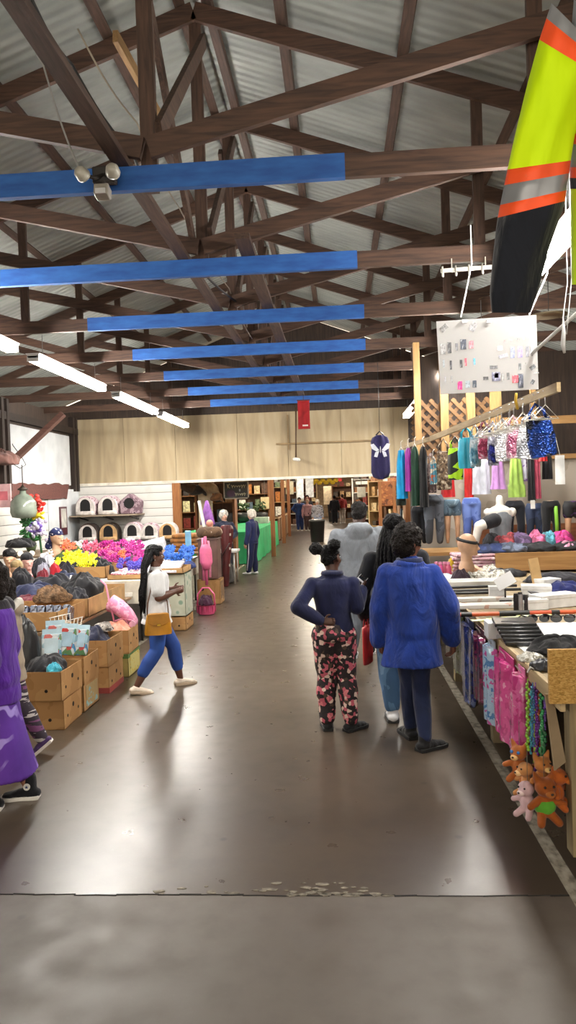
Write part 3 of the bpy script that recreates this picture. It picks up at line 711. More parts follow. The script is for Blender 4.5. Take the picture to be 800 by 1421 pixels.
# --- far people
def far(label, px, py, Y, H, rz, skc, hc, tc, pc, hairf=None, grp=None, bw=1.0, z0=.48, skirt=False, shc='d0d0d0', vox=.013, **ov):
    J = skel(H, bw=bw, **ov); o = fl(px, py) if Y is None else at(px, py, Y); o.z = 0
    p = person(label, o, rz, J, skc, 'a06a60', True, .008 if o.y < 20 else .012)
    top(J, p, 'jacket', tc if not isinstance(tc, str) else fabric(tc), z0, .02, .95, .1, 1.25, 1.03, vox=vox, disp=(.012, 6, .6))
    pants(J, p, fabric(pc), .016, 1.0, 1.15, vox=vox)
    hair(J, p, hairf or capfn(1.08), hairmat(hc, 50, .8), .011)
    for s in 'LR': shoe(J, s, p, plain(shc, .6), None, vox=vox)
    return p, J
curly = lambda q, H: (capfn(1.25)(q, H), q.ell((0, -.03*H, .005*H), (.066*H, .056*H, .066*H)), q.ell((0, .0, .055*H), (.055*H, .055*H, .03*H)))
SW = 'c79a84'
p, J = far('elderly white-haired woman in navy tracksuit with white side stripe', 352, 797, None, 1.53, R(68), SW, 'ddd6c8', '1d2348', '171c3c', curly, anL=(-.06, .05, .05), shc='dedede')
for s in 'LR':
    sg = -1 if s == 'L' else 1
    b = MB(); b.tube([J['hi'+s]+V((sg*.1, 0, 0)), J['kn'+s]+V((sg*.085, 0, 0)), J['an'+s]+V((sg*.07, 0, .03))], .012, 6); b.build('white_trouser_stripe', plain('d5d5d8', .7), p, smooth=180)
b = MB(); b.prism([(-.05, .78*1.53), (.05, .78*1.53), (.035, .56*1.53), (-.035, .56*1.53)], .01, Matrix.Translation((0, .125, 0))); b.build('purple_shirt_front', fabric('5a3a86'), p)
far('elderly woman with short white hair in dark navy coat, left of the pair', 314, 806, 17.0, 1.55, R(-150), SW, 'd0cbc2', '1b2033', '22242e', curly, bw=1.15, wrL=(-.06, .1, .6), wrR=(.06, .1, .6), elL=(-.17, .0, .65), elR=(.17, .0, .65))
far('distant person in blue denim outfit walking towards us down the aisle', 417, 737, None, 1.72, R(180), SW, '3a2a20', '2b4170', '2a3c6c', bw=1.2, elL=(-.2, 0, .66), elR=(.2, 0, .66), wrL=(-.1, .02, .56), wrR=(.1, .02, .56))
far('distant person in pale pink top carrying a bag, beside the denim one', 428, 737, None, 1.62, R(170), SW, 'b9a894', 'b08a90', '4a3a3c', bw=1.15)
far('distant dark-haired man in black, behind the one in pink', 428, 733, None, 1.82, R(180), '7a5040', '14100f', '1a1a1e', '22222a', bw=1.1)
far('distant white-haired woman in patterned cardigan behind the nearer black bin', 442, 740, None, 1.6, R(180), SW, 'd6cfc4', patches([(0, '55535a'), (.4, '8d8d94'), (.62, '2d2c33')], 9, .8, 'noise'), '8a94b0', curly, bw=1.15)
far('distant person in dark clothes standing behind the farther black bin', 465, 719, 46, 1.75, R(0), '7a5040', '14100f', '1c1c22', '1a1a20', bw=1.15)
far('distant person in red jacket and white trousers near the far stalls', 476, 719, 47, 1.8, R(30), SW, '3a2a20', '8a2c2c', 'c0b8b0', bw=1.1)
far('distant person in blue shirt at the right-hand far stall', 520, 719, 30, 1.7, R(120), SW, '2a2018', '2c3560', '22222a', bw=1.1)

# ================================================================== LEFT STALLS
CARD = patches([(0, '9a7142'), (.45, 'a67c4c'), (.6, 'b08755')], 3, .85, 'noise', .05)
CARDL = plain('b08a5c', .85)
HOLE = plain('1b130c', .95)
def table(label, x0, x1, y0, y1, z, m, legm=None, cat='table', th=.03, nm='table', group=None, apron=None):
    r = thing(nm, label, cat, ((x0+x1)/2, (y0+y1)/2, 0), 0, group); w = (x1-x0)/2; d = (y1-y0)/2
    b = MB(); b.span((-w, -d, z-th), (w, d, z)); b.build('tabletop', m, r, bevel=.004)
    for sx in (-1, 1):
        for sy in (-1, 1):
            b = MB(); b.cyl((sx*(w-.06), sy*(d-.06), 0), (sx*(w-.06), sy*(d-.06), z-th), .018); b.build('leg', legm or plain('55534f', .4, .7), r, smooth=180)
    if apron:
        b = MB(); b.span((-w, -d-.012, z-apron), (w, -d, z-.0)); b.span((w-.012, -d, z-apron), (w, d, z)); b.build('apron', m, r)
    return r
def carton(label, x, y, w, d, h, z0=0, rz=0, m=CARD, flaps=False, holes=True, patch=None, group='cardboard boxes', closed=False, band=None):
    r = thing('cardboard_box', label, 'box', (x, y, z0), rz, group); t_ = .006
    b = MB(); b.span((-w/2, -d/2, 0), (w/2, d/2, .008))
    for s in (-1, 1):
        b.span((s*w/2-t_*(s > 0), -d/2, 0), (s*w/2+t_*(s < 0), d/2, h)); b.span((-w/2, s*d/2-t_*(s > 0), 0), (w/2, s*d/2+t_*(s < 0), h))
    if closed: b.span((-w/2, -d/2, h-.008), (w/2, d/2, h))
    b.build('box_body', m, r)
    if flaps:
        for s in (-1, 1):
            b = MB(); b.beam((s*w/2, 0, h), (s*(w/2+.09), 0, h-.05*s+.02), d*.96, .005); b.build('flap', m, r)
    if holes:
        for (px, pz, rr) in ((-w*.28, h*.62, .03), (w*.22, h*.35, .014)):
            b = MB(); b.cyl((px, -d/2-.002, pz), (px, -d/2+.004, pz), rr, n=14); b.build('hand_hole', HOLE, r)
        for (py, pz, rr) in ((-d*.3, h*.4, .013), (d*.02, h*.65, .02), (d*.3, h*.4, .013)):
            b = MB(); b.cyl((w/2-.004, py, pz), (w/2+.002, py, pz), rr, n=14); b.build('hand_hole', HOLE, r)
    if patch:
        b = MB(); b.span((w/2, -d*.34, h*.12), (w/2+.003, d*.4, h*.9)); b.build('printed_panel', patch, r)
    if band:
        b = MB(); b.span((-w/2-.002, -d/2-.002, h*band[0]), (w/2+.002, d/2+.002, h*band[1])); b.build('printed_band', plain(band[2], .8), r)
    return r
def heap(nm, label, cat, c, rx, ry, h, m, parent=None, group=None, amp=.35, seed=0, vox=None, rz=0):
    b = MB(); n = 52; Rg = []
    prof = [(1, 0), (1.03, .12), (1.03, .28), (.97, .46), (.88, .62), (.74, .77), (.57, .88), (.38, .95), (.18, .99), (.03, 1.0)]
    for k, z in prof:
        ring = []
        for i in range(n):
            a = 2*math.pi*i/n; q = noise.noise(V((math.cos(a)*1.7+seed, math.sin(a)*1.7, z*2+seed*.7))); q2 = noise.noise(V((math.cos(a)*4+seed*3, math.sin(a)*4, z*5)))
            f1 = abs(noise.noise(V((math.cos(a)*k*2.6+seed*1.3, math.sin(a)*k*2.6-seed, 1.5*z)))); f2 = abs(noise.noise(V((math.cos(a)*k*6+seed, math.sin(a)*k*6, seed+3*z)))); q2 = q2*.5+(f1*1.6+f2*.9-.55)
            kk = k*(1+amp*.6*q+amp*.22*q2); ring.append(V((rx*kk*math.cos(a), ry*kk*math.sin(a), h*max(0, z+(z > 0)*amp*(.75*q2+.3*q)))))
        Rg.append(ring)
    b.rings(Rg); o = b.build(nm, m, parent, c, rz, 180, label=label, cat=cat, group=group)
    if not parent: s = o.modifiers.new('sub', 'SUBSURF'); s.levels = s.render_levels = 1
    return o
def inst(o, loc, rot=(0, 0, 0), sc=1, label=None):
    c = o.copy(); COL.objects.link(c); c.location = loc; c.rotation_euler = rot; c.scale = sc if isinstance(sc, tuple) else (sc,)*3
    if label: c['label'] = label
    return c

# --- banana boxes along the aisle edge
carton('brown banana box on the floor under the big open front box', -2.5, 6.2, .42, .44, .235, 0, R(1), holes=True)
carton('big open brown banana box holding dark cloth and a turquoise item', -2.52, 6.21, .46, .47, .24, .237, R(-1))
carton('brown floor box with pale blue print, behind the front banana box', -2.5, 6.68, .42, .42, .24, 0, R(0), patch=patches([(0, '7fa3a4'), (.4, 'a38a5d'), (.6, '8db0ae')], 14, .8, 'noise'))
carton('open brown box on the one with pale blue print, filled with packages', -2.51, 6.69, .45, .43, .235, .242, R(1))
carton('lower box with red printed base, second stack along the aisle', -2.48, 7.35, .44, .48, .25, 0, 0, band=(0, .22, '8c3a34'))
carton('open box full of dark clothes on the red-based box', -2.49, 7.36, .46, .5, .26, .252, R(-1))
carton('lower yellow-green banana box with green lid edge, third stack along the aisle', -2.44, 7.98, .38, .46, .24, 0, 0, m=plain('a89a5c', .85), band=(.82, 1.0, '4e6b34'), patch=patches([(0, '3c5a2c'), (.35, 'b5a968'), (.6, 'b89a30')], 16, .8, 'noise'))
carton('open box with peach cloth on the yellow-green banana box', -2.44, 7.98, .38, .44, .25, .242, R(2))
heap('folded_cloth', 'black cloth bundle in the front open box', 'cloth', (-2.52, 6.25, .42), .17, .17, .13, fabric('17171b'), seed=1)
heap('folded_cloth', 'turquoise cloth in the front open box', 'cloth', (-2.4, 6.1, .45), .06, .07, .07, fabric('3f9fb4'), seed=2)
heap('folded_cloth', 'dark navy clothes heaped in the box on the red-based one', 'clothes', (-2.52, 7.36, .4), .19, .21, .19, fabric('1d2036'), seed=3)
heap('folded_cloth', 'grey striped cloth on the navy clothes in the second stack', 'clothes', (-2.42, 7.48, .54), .1, .1, .08, patches([(0, '807a74'), (.5, 'a9a199'), (.62, '4d4a48')], 18, .9, 'noise'), seed=4)
heap('folded_cloth', 'peach pink cloth in the box of the third stack', 'clothes', (-2.43, 7.98, .38), .15, .17, .17, fabric('c98672'), seed=5)
PKG = patches([(0, '8fb0bd'), (.25, 'c4cdd0'), (.45, '4a86ad'), (.6, 'b4453e'), (.7, 'd0d6d6'), (.85, '567c4e')], 17, .25, 'cell', .3, .6)
for k, (x, y, z, rx, rzz, lab) in enumerate([(-2.55, 6.45, .58, -12, 8, 'glossy blue toy package standing at the front of the boxes'), (-2.47, 6.62, .6, -18, -14, 'glossy printed toy package leaning behind the front one'), (-2.6, 6.68, .62, -8, 20, 'third glossy toy package at the back of the packed box'), (-2.42, 6.78, .56, -22, -5, 'toy package lying back by the second stack')]):
    r = thing('toy_package', lab, 'package', (x, y, z), R(rzz), 'glossy toy packages'); r.rotation_euler = (R(rx), 0, R(rzz))
    b = MB(); b.box((0, 0, 0), (.17, .045, .24)); b.build('box_body', PKG, r, bevel=.004)
    b = MB(); b.box((0, -.0235, .02), (.12, .002, .13)); b.build('clear_window', plain('9fb8c4', .1, coat=1), r)
    b = MB(); b.box((0, 0, .14), (.17, .004, .05)); b.build('hang_card', plain('a9c2cc', .4), r)
# black bags hanging in front
heap('black_bag', 'big black plastic bag bulging between the child and the toy packages', 'bag', (-2.75, 6.35, .35), .14, .16, .52, plain('131214', .35, bump=.4, bs=14), seed=9, amp=.2)

# --- front table with trays and clothes
TW = wood('6b5138', '86694a', 0)
table('long brown wooden table holding cardboard trays, front of the left stalls', -4.5, -2.72, 7.1, 9.62, .6, TW)
def tray(label, x0, x1, y0, y1, h, z0, m=CARD):
    return carton(label, (x0+x1)/2, (y0+y1)/2, x1-x0, y1-y0, h, z0, 0, m, holes=False, group='cardboard trays')
tray('long shallow cardboard tray on the front table, aisle end', -3.1, -2.74, 8.0, 9.4, .2, .602, CARDL)
tray('shallow cardboard tray on the front table, behind the wire basket', -3.45, -2.76, 7.15, 7.95, .19, .602)
tray('shallow cardboard tray on the front table, back row', -4.1, -3.15, 8.1, 9.5, .18, .602)
WK = plain('d6d2c6', .4)
r = thing('wire_basket', 'white wire basket hanging on the front of the cardboard tray', 'basket', (-2.72, 7.12, .6), R(70))
for k in range(6):
    b = MB(); b.tube([(-.14+.056*k, 0, .16), (-.13+.052*k, -.02, .0), (-.13+.052*k, -.12, .0), (-.14+.056*k, -.15, .13)], .004, 6); b.build('wire', WK, r, smooth=180)
for yy, zz in ((0, .16), (0, .08), (-.15, .13), (-.135, .06)):
    b = MB(); b.tube([(-.15, yy, zz), (.15, yy, zz)], .0045, 6); b.build('rail', WK, r, smooth=180)
SUN = patches([(0, '3a3c4c'), (.3, '8a92a4'), (.5, '20222c'), (.7, '6a7488')], 30, .2, 'cell', .4, .8)
for k in range(8):
    p_ = at(48+4.6*k, 835, 7.5+.04*(k % 3)); r = None
    b = MB(); b.box((0, 0, 0), (.07, .2, .16)); o = b.build('wrapped_package', SUN, None, (-3.38+.085*k, 7.5+.02*(k % 2), .72), R(8), bevel=.01); o.rotation_euler = (R(-15), R(rnd.uniform(-4, 4)), R(6))
    tag(o, 'clear-wrapped dark package in the row lying in the tray above the wire basket', 'package', 'wrapped packages in the tray')
hp = [('navy jacket heaped at the left of the front table', at(48, 826, 8.7), .3, .28, .2, '1e2440'), ('black jacket with white specks in the middle of the heap', at(75, 818, 9.0), .27, .25, .24, '16161d'), ('dark blue jacket heaped toward the back of the front table', at(92, 812, 9.2), .24, .22, .22, '232b48'),
      ('black coat on the right of the clothes heap', at(115, 815, 8.8), .22, .26, .2, '121216'), ('maroon garment edge under the navy jacket', at(44, 835, 8.4), .26, .15, .1, '5a1c28'), ('black cap lying on the right end of the heap', at(104, 826, 8.2), .14, .16, .12, '1a1b22')]
for k, (lab, c, rx, ry, h, col) in enumerate(hp):
    z = .7 if k < 4 else .68
    heap('piled_garment', lab, 'clothes', (c.x, c.y, z), rx, ry, max(.1, c.z-z+h*.7), fabric(col), seed=20+k, group='clothes on the front table')
c = at(72, 822, 7.95); heap('fur_hat', 'brown fuzzy fur hat on the clothes heap', 'hat', (c.x, c.y, .78), .2, .15, max(.12, c.z-.78+.06), hairmat('6e5640', 40, .9), seed=31)
for k in range(0):
    c = at(58+rnd.uniform(0, 26), 806+rnd.uniform(0, 7), 8.35); b = MB(); b.ell((0, 0, 0), (.016, .016, .012), (0, 0, 0), 8, 6); b.build('white_bead', plain('dedede', .4), None, (c.x, c.y, c.z+.03), smooth=180, label='small white bead trim on the black jacket of the front table', cat='bead', group='white beads on the jacket')
c = at(103, 803, 9.0); b = MB(); b.box((0, 0, 0), (.1, .012, .05)); o = b.build('price_tag', plain('dcdcd8', .6), None, (c.x, c.y, c.z+.02), R(12), label='white paper tag on the black coat', cat='tag'); o.rotation_euler = (R(-50), 0, R(12))

# --- display heads
MH = plain('c9a183', .5); 
def head_form(label, px, py, Y, s=1.0, capc=None, dots=False, rz=0, group='display heads', m=MH, foot=None):
    c = at(px, py, Y); r = thing('wig_mannequin', label, 'mannequin head', c, rz, group); r.scale = (s, s, s)
    b = MB(); b.ell((0, 0, .1), (.072, .09, .1)); b.ell((0, -.03, .06), (.055, .065, .07)); b.cap((0, .01, -.1), (0, .01, .04), .055, .048, 14); b.cap((0, .01, -.12), (0, .01, -.1), .075, .07, 14)
    b.ell((0, -.1, .06), (.012, .018, .016)); b.ell((0, -.075, .015), (.03, .02, .02)); b.ell((0, -.085, .085), (.04, .015, .012))
    blob(b, 'head', m, r, .008, 3)
    if foot is not None:
        zf = (foot-c.z)/s; b = MB(); b.lathe([(.09, zf+.002), (.09, zf+.02), (.03, zf+.04), (.03, -.17)], (0, 0, 0), 18); b.build('stand', plain('1c1a1a', .5), r, smooth=50)
    if capc:
        b = MB(); b.ell((0, .006, .135), (.08, .097, .075)); b.ell((0, .06, .08), (.07, .055, .07))
        if dots is not None: b.cap((0, .1, .07), (.0, .15, -.01), .03, .05, 10)
        blob(b, 'bandana' if dots is not None else 'hair', (capc if not isinstance(capc, str) else fabric(capc)), r, .009, 3, (.008, 14, 1))
    return r
pol = NT('polka_dot'); vv = pol.voro(26); pol.set('Base Color', pol.ramp(vv, [(0, 'd5d6de'), (.2, 'd5d6de'), (.24, '1b2350')], True)); pol.set('Roughness', .8)
head_form('pale display head wearing a navy dotted bandana, standing behind the yellow flowers', 79, 756, 11.3, 1.25, pol.m, True, R(60), foot=.8)
head_form('pink display head with black cap, lowest at the far left of the stalls', 38, 790, 9.4, 1.05, '1a1a1e', None, R(40), m=plain('c99c92', .5), foot=.6)
head_form('display head with dark wig, left end of the heads', 14, 786, 9.4, 1.1, hairmat('141214', 40), None, R(20), foot=.6)
head_form('display head with tan knit cap beside the pink one', 24, 800, 9.1, 1.0, '8a7550', None, R(30), foot=.6)

b = MB()
tb = table('tall plank bench behind the display heads at the left wall', -5.4, -4.54, 9.0, 11.7, .86, TW)
for k, (px, py, Y, m, lab, rr) in enumerate([(30, 800, 8.95, '15151a', 'black cap on the left heap', .12), (60, 800, 9.6, '6b1e2a', 'dark red hat standing on the left table', .09), (77, 792, 9.8, 'a01f2c', 'bright red cup-shaped hat in the middle of the left table', .1), (92, 790, 9.9, '1a1a20', 'black beaded bag in front of the yellow flowers', .12), (55, 785, 10, '222228', 'dark scarf behind the display heads', .14), (42, 808, 9.2, 'b04a58', 'small pink toy at the foot of the display heads', .06), (66, 780, 10.2, 'c2c2cc', 'white plush behind the red hat', .09), (60, 790, 9.7, '9a9aa8', 'white and grey scarf beside the pink head', .08), (84, 803, 9.3, 'a8642c', 'orange bag clip under the red hat', .05), (104, 792, 10.2, '17171c', 'black belts heaped before the yellow flowers', .14), (140, 785, 10.4, '14161b', 'black cloth under the magenta flowers', .2), (128, 790, 10.3, '18181c', 'dark folded bag beside the black cloth', .12)]):
    c = at(px, py, Y); heap('small_goods', lab, 'goods', (c.x, c.y, c.z-.15), rr, rr, .24, fabric(m), seed=40+k, group='mixed goods on the left tables')

# --- second table with flowers
WT = plain('c9c3b4', .6)
table('white-fronted table carrying the artificial flowers', -4.5, -2.58, 9.72, 13.6, .8, WT, apron=.3)
b = MB(); b.box((0, 0, 0), (.34, .02, .05)); b.build('price_strip', plain('e0ddd4', .6), None, (-2.9, 9.7, .62), label='white paper strip on the front of the flower table', cat='paper')
t_ = tray('cardboard tray under the yellow flowers', -4.3, -3.2, 10.1, 10.8, .16, .803)
tray('cardboard tray of pink and white packages, right front of the flower table', -3.1, -2.62, 9.85, 10.7, .06, .803, CARDL)
WB = patches([(0, 'd8d4d6'), (.35, 'c86a86'), (.5, 'e2dedf'), (.68, '3a3438'), (.8, 'd3a0ae')], 26, .5, 'noise', .1)
for k in range(8):
    b = MB(); b.box((0, 0, 0), (.2, .1, .02)); o = b.build('flat_package', WB, None, (-2.97+.22*(k % 2), 9.95+.17*(k//2), .875+.002*k), 0, bevel=.003, label='flat pink and white package in the tray beside the stroller', cat='package', group='flat packages in the tray'); o.rotation_euler = (R(4), R(rnd.uniform(-5, 5)), R(rnd.uniform(-15, 15)))
def flower(col, cen, n=6, r=.055):
    b = MB()
    for k in range(n):
        a = 6.283*k/n; d = V((math.cos(a), math.sin(a), .35)); b.ell(d*r*.62, (r*.55, r*.34, r*.12), (0, -R(25), a), 8, 5)
    for k in range(n-1):
        a = 6.283*(k+.5)/n; d = V((math.cos(a), math.sin(a), 1.1)); b.ell(d*r*.38, (r*.36, r*.26, r*.1), (0, -R(50), a), 8, 5)
    b.mat(1).ell((0, 0, r*.32), (r*.22, r*.22, r*.2), (0, 0, 0), 8, 5)
    return b, [plain(col, .55, var=.2, ns=30), plain(cen, .6)]
def flowers(nm, lab, grp, col, cen, pts, r=.055):
    b, ms = flower(col, cen, 6, r); o0 = None
    for p_ in pts:
        rot = (R(rnd.uniform(20, 75)), R(rnd.uniform(-35, 35)), R(rnd.uniform(-60, 60))); s = rnd.uniform(.8, 1.25)
        if o0 is None:
            o0 = b.build('artificial_flower', ms, None, p_, smooth=180, label=lab, cat='artificial flower', group=grp); o0.rotation_euler = rot
        else: inst(o0, p_, rot, s)
def pxs(n, x0, x1, y0, y1, Y0, Y1, shape=None):
    out = []
    while len(out) < n:
        x, y = rnd.uniform(x0, x1), rnd.uniform(y0, y1)
        if shape and not shape(x, y): continue
        out.append(at(x, y, Y1+(Y0-Y1)*(y-y0)/(y1-y0)))
    return out
flowers('f', 'yellow artificial flower in the heap on the flower table', 'yellow artificial flowers', 'd8d313', 'c9a010', pxs(70, 80, 139, 768, 787, 10.2, 10.75, lambda x, y: y > 782-8*math.sin((x-78)/62*3.14)-6), .06)
flowers('f', 'magenta artificial flower in the big heap on the flower table', 'magenta artificial flowers', 'a8207e', '7a145c', pxs(80, 142, 200, 752, 782, 10.7, 11.9), .055)
flowers('f', 'pink artificial flower in the big heap on the flower table', 'pink artificial flowers', 'd0607c', 'b03c5c', pxs(36, 118, 165, 754, 774, 11.0, 12.0), .055)
flowers('f', 'white artificial flower in the heaps on the flower table', 'white artificial flowers', 'd9d4d9', 'c0a870', pxs(12, 100, 150, 752, 766, 11.5, 12.2)+pxs(10, 172, 186, 750, 760, 11.8, 12.2)+pxs(8, 58, 72, 768, 782, 10.3, 10.9), .05)
flowers('f', 'coral and yellow artificial flower behind the yellow heap', 'coral artificial flowers', 'd06a4c', 'd0b030', pxs(14, 88, 104, 752, 768, 11, 11.6)+pxs(5, 165, 173, 766, 774, 10.6, 10.8), .05)
flowers('f', 'blue artificial flower at the right end of the flower table', 'blue artificial flowers', '2a62b8', '1c3f86', pxs(44, 228, 268, 760, 775, 11.6, 12.4), .055)
flowers('f', 'purple-blue artificial flower under the magenta heap', 'purple artificial flowers', '4a3fa8', '8a7fd0', pxs(24, 164, 200, 776, 790, 10.0, 10.5), .045)
flowers('f', 'teal artificial flower in the middle of the heaps', 'teal artificial flowers', '3f8fa8', 'c0c8c8', pxs(5, 104, 112, 768, 774, 10.7, 10.9), .05)
heap('flower_bed', 'dark leafy base under the heaped artificial flowers', 'foliage', at(150, 778, 11.4)-V((0, 0, .12)), .62, .55, .2, fabric('5a2a48'), seed=61)
heap('flower_bed', 'leafy yellow-green base under the yellow flowers', 'foliage', at(109, 790, 10.55)-V((0, 0, .1)), .32, .22, .14, fabric('6b6a1c'), seed=62)
heap('flower_bed', 'pale leafy base under the white flowers at the left', 'foliage', at(65, 792, 10.6)-V((0, 0, .1)), .22, .2, .2, fabric('8d8a94'), seed=64)
heap('flower_bed', 'green leafy base under the coral flowers', 'foliage', at(97, 778, 11.4)-V((0, 0, .12)), .26, .25, .32, fabric('4a5a34'), seed=65)
heap('flower_bed', 'blue leafy base under the blue flowers', 'foliage', at(248, 778, 12.1)-V((0, 0, .14)), .26, .3, .16, fabric('26386a'), seed=63)

# --- pink doll stroller hung by the white-fronted table
PK = plain('d98aa6', .5); PKF = patches([(0, 'd77fa0'), (.5, 'e3a4bb'), (.68, 'c9608a')], 16, .75, 'noise', .2)
c0 = at(163, 850, 8.15)
r = thing('doll_stroller', 'pink doll stroller lying on the third box stack', 'toy stroller', (c0.x, c0.y, .0), 0)
def SP(x, y, dY=0): return at(x, y, c0.y+dY)-V((c0.x, c0.y, 0))
for dY in (-.1, .1):
    b = MB(); b.tube([SP(141, 806, dY), SP(147, 812, dY), SP(152, 835, dY), SP(160, 868, dY)], .011, 8); b.build('frame', PK, r, smooth=180)
    b = MB(); b.tube([SP(158, 862, dY), SP(172, 858, dY), SP(186, 862, dY)], .009, 8); b.build('frame', PK, r, smooth=180)
    b = MB(); b.tube([SP(150, 832, dY), SP(165, 848, dY), SP(178, 866, dY)], .009, 8); b.build('frame', PK, r, smooth=180)
b = MB(); b.tube([SP(141, 806, -.1), SP(141, 806, .1)], .013, 8); b.build('handle', PK, r, smooth=180)
b = MB(); Rg = []
for (x, y, rr) in ((150, 842, .07), (158, 838, .13), (170, 846, .14), (182, 855, .11), (190, 862, .05)):
    p_ = SP(x, y); Rg.append([p_+V((0, rr*math.cos(a), rr*.75*math.sin(a))) for a in [2*math.pi*i/16 for i in range(16)]])
b.rings(Rg); o = b.build('fabric_seat', PKF, r, smooth=180)
for (x, y) in ((160, 870), (184, 866)):
    for dY in (-.12, .12):
        p_ = SP(x, y, dY); b = MB(); b.cyl(p_+V((0, -.012, 0)), p_+V((0, .012, 0)), .035); b.build('wheel', plain('d8a0b4', .5), r)

# --- pet houses on the back shelves
def pet_house(label, c, s, shell, rim, house=False, rz=0):
    r = thing('pet_house', label, 'pet house', c, rz, 'pet houses on the back shelves'); w = .25*s
    def arch(w, h0, top): return [(-w, 0), (w, 0), (w, h0)]+[(w*math.cos(a), h0+top*math.sin(a)) for a in [math.pi*i/12 for i in range(1, 12)]]+[(-w, h0)]
    P = [(-w*.9, 0), (w*.9, 0), (w*1.05, .3*s), (0, .5*s), (-w*1.05, .3*s)] if house else arch(w, .2*s, .27*s)
    b = MB(); b.prism(P, .4*s, Matrix.Translation((0, .2*s, 0))); b.build('shell', shell, r, bevel=.03*s)
    b = MB(); b.prism(arch(w*.95, .18*s, .25*s), .02, Matrix.Translation((0, -.01, 0))) if not house else b.prism([(x*.9, z*.92+.01) for x, z in P], .02, Matrix.Translation((0, -.01, 0)))
    f = b.build('front_panel', rim, r, bevel=.006)
    q = [(.13*s*math.cos(a), .26*s+.13*s*math.sin(a)) for a in [2*math.pi*i/20 for i in range(20)]] if house else arch(.125*s, .2*s, .14*s)
    b = MB(); b.prism([(x, z+(.0 if house else .05*s)) for x, z in q], .012, Matrix.Translation((0, -.018, 0))); b.build('dark_opening', plain('0e0c0d', .9), f)
    if not house:
        b = MB(); b.box((0, -.05*s, .05*s), (2*w*.9, .1*s, .1*s)); b.build('front_cushion', rim, r, bevel=.03*s)
    return r
PHA = patches([(0, '8a6470'), (.4, 'c9b2b8'), (.6, '6a4450')], 14, .85, 'noise'); PHB = fabric('4a3a34'); PHW = fabric('c6bfba'); PHT = fabric('b89468'); PHD = patches([(0, '6a525c'), (.5, '9a848c'), (.66, '4a3440')], 12, .85, 'noise'); PHM = patches([(0, '3a3230'), (.5, '5a4a3a'), (.65, '6a6248')], 12, .85, 'noise')
zt = at(150, 714, 16.9).z; zb = at(175, 749, 16.9).z
for k, (px, sh_, rm, hs, lab) in enumerate([(119, PHA, PHW, False, 'pink speckled arched pet house, left one on the upper shelf'), (150, PHA, PHW, False, 'pink speckled arched pet house, middle of the upper shelf'), (180, PHD, PHD, True, 'gabled pet house with round hole, right end of the upper shelf')]):
    c = at(px, 712, 16.78); pet_house(lab, (c.x, c.y, zt), .93, sh_, rm, hs)
for k, (px, sh_, rm, lab) in enumerate([(122, PHB, PHW, 'dark arched pet house, left one on the lower shelf'), (151, PHM, PHT, 'olive arched pet house with tan rim, second on the lower shelf'), (184, PHA, PHW, 'maroon and white arched pet house, third on the lower shelf'), (208, PHA, PHW, 'pink arched pet house, fourth on the lower shelf'), (233, PHW, PHT, 'cream arched pet house with tan cushion, right end of the lower shelf')]):
    c = at(px, 749, 16.78); pet_house(lab, (c.x, c.y, zb), .86 if px < 200 else .8, sh_, rm)
xl, xr = at(103, 714, 16.9).x, at(193, 714, 16.9).x
for nm, x0, x1, z, lab in (('wall_shelf', xl, xr, zt, 'upper pale wall shelf under three pet houses'), ('wall_shelf', xl, at(250, 750, 16.9).x, zb, 'lower dark wall shelf under the row of pet houses')):
    r = thing(nm, lab, 'shelf', ((x0+x1)/2, 17.0, z-.03), 0)
    b = MB(); b.span(((x0-x1)/2, -.42, 0), ((x1-x0)/2, .42, .028)); b.build('shelf_board', wood('8a7a68', 'a3937e', 0) if z == zt else wood('2a2420', '3f3731', 0), r)
    for s in (-.8, 0, .8):
        b = MB(); b.beam((s*(x1-x0)/2, .4, -.1), (s*(x1-x0)/2, -.3, -.01), .03, .03); b.build('bracket', plain('3a3632', .6), r)
c = at(176, 762, 16.6); b = MB(); b.box((0, 0, 0), (.7, .5, .1)); b.build('blue_box', plain('7fb0bc', .5), None, (c.x, 16.5, zb-.27), bevel=.01, label='flat pale blue box under the lower pet house shelf', cat='box')
table('dark low bench under the pet house shelves', -5.6, -3.6, 15.9, 17.2, zb-.32, wood('2a2420', '3f3731', 0))

# --- left wall corner: lantern, flower vase, small shelf, frame
M_lan = plain('7b8578', .25, coat=.4)
c = at(33, 712, 13.0); r = thing('glass_lantern', 'greenish glass lantern hanging at the left wall', 'lantern', c, 0)
b = MB(); b.lathe([(.05, 0), (.2, .03), (.23, .12), (.22, .3), (.14, .4), (.06, .44), (.05, .5)], (0, 0, -.1), 18); b.build('glass_body', M_lan, r, smooth=180)
b = MB(); b.lathe([(.07, 0), (.1, .02), (.04, .06), (.01, .1)], (0, 0, .4), 14); b.build('cap', plain('3a332c', .5, .5), r, smooth=180)
b = MB(); b.tube([(0, 0, .5), (.0, 0, .7), (0, 0, .85)], .01, 6); b.build('hanging_hook', plain('3a332c', .5, .5), r, smooth=180)
c = at(43, 752, 13.2); c.z = 1.101
r = thing('flower_arrangement', 'tall arrangement of red and yellow flowers above green leaves at the left wall', 'flower arrangement', c, 0)
b = MB(); b.lathe([(.07, 0), (.1, .1), (.07, .2), (.09, .24)], (0, 0, -.1), 16); b.build('vase', plain('4a5a3c', .3), r, smooth=180)
b = MB()
for k in range(60):
    a = rnd.uniform(0, 6.28); z = rnd.uniform(.1, .5); b.ell((math.cos(a)*rnd.uniform(.02, .16), math.sin(a)*.1, z), (.07, .03, .02), (rnd.uniform(-1, 1), rnd.uniform(-1, 1), a), 8, 5)
b.build('leaves', plain('2f6a38', .6, var=.3), r, smooth=180)
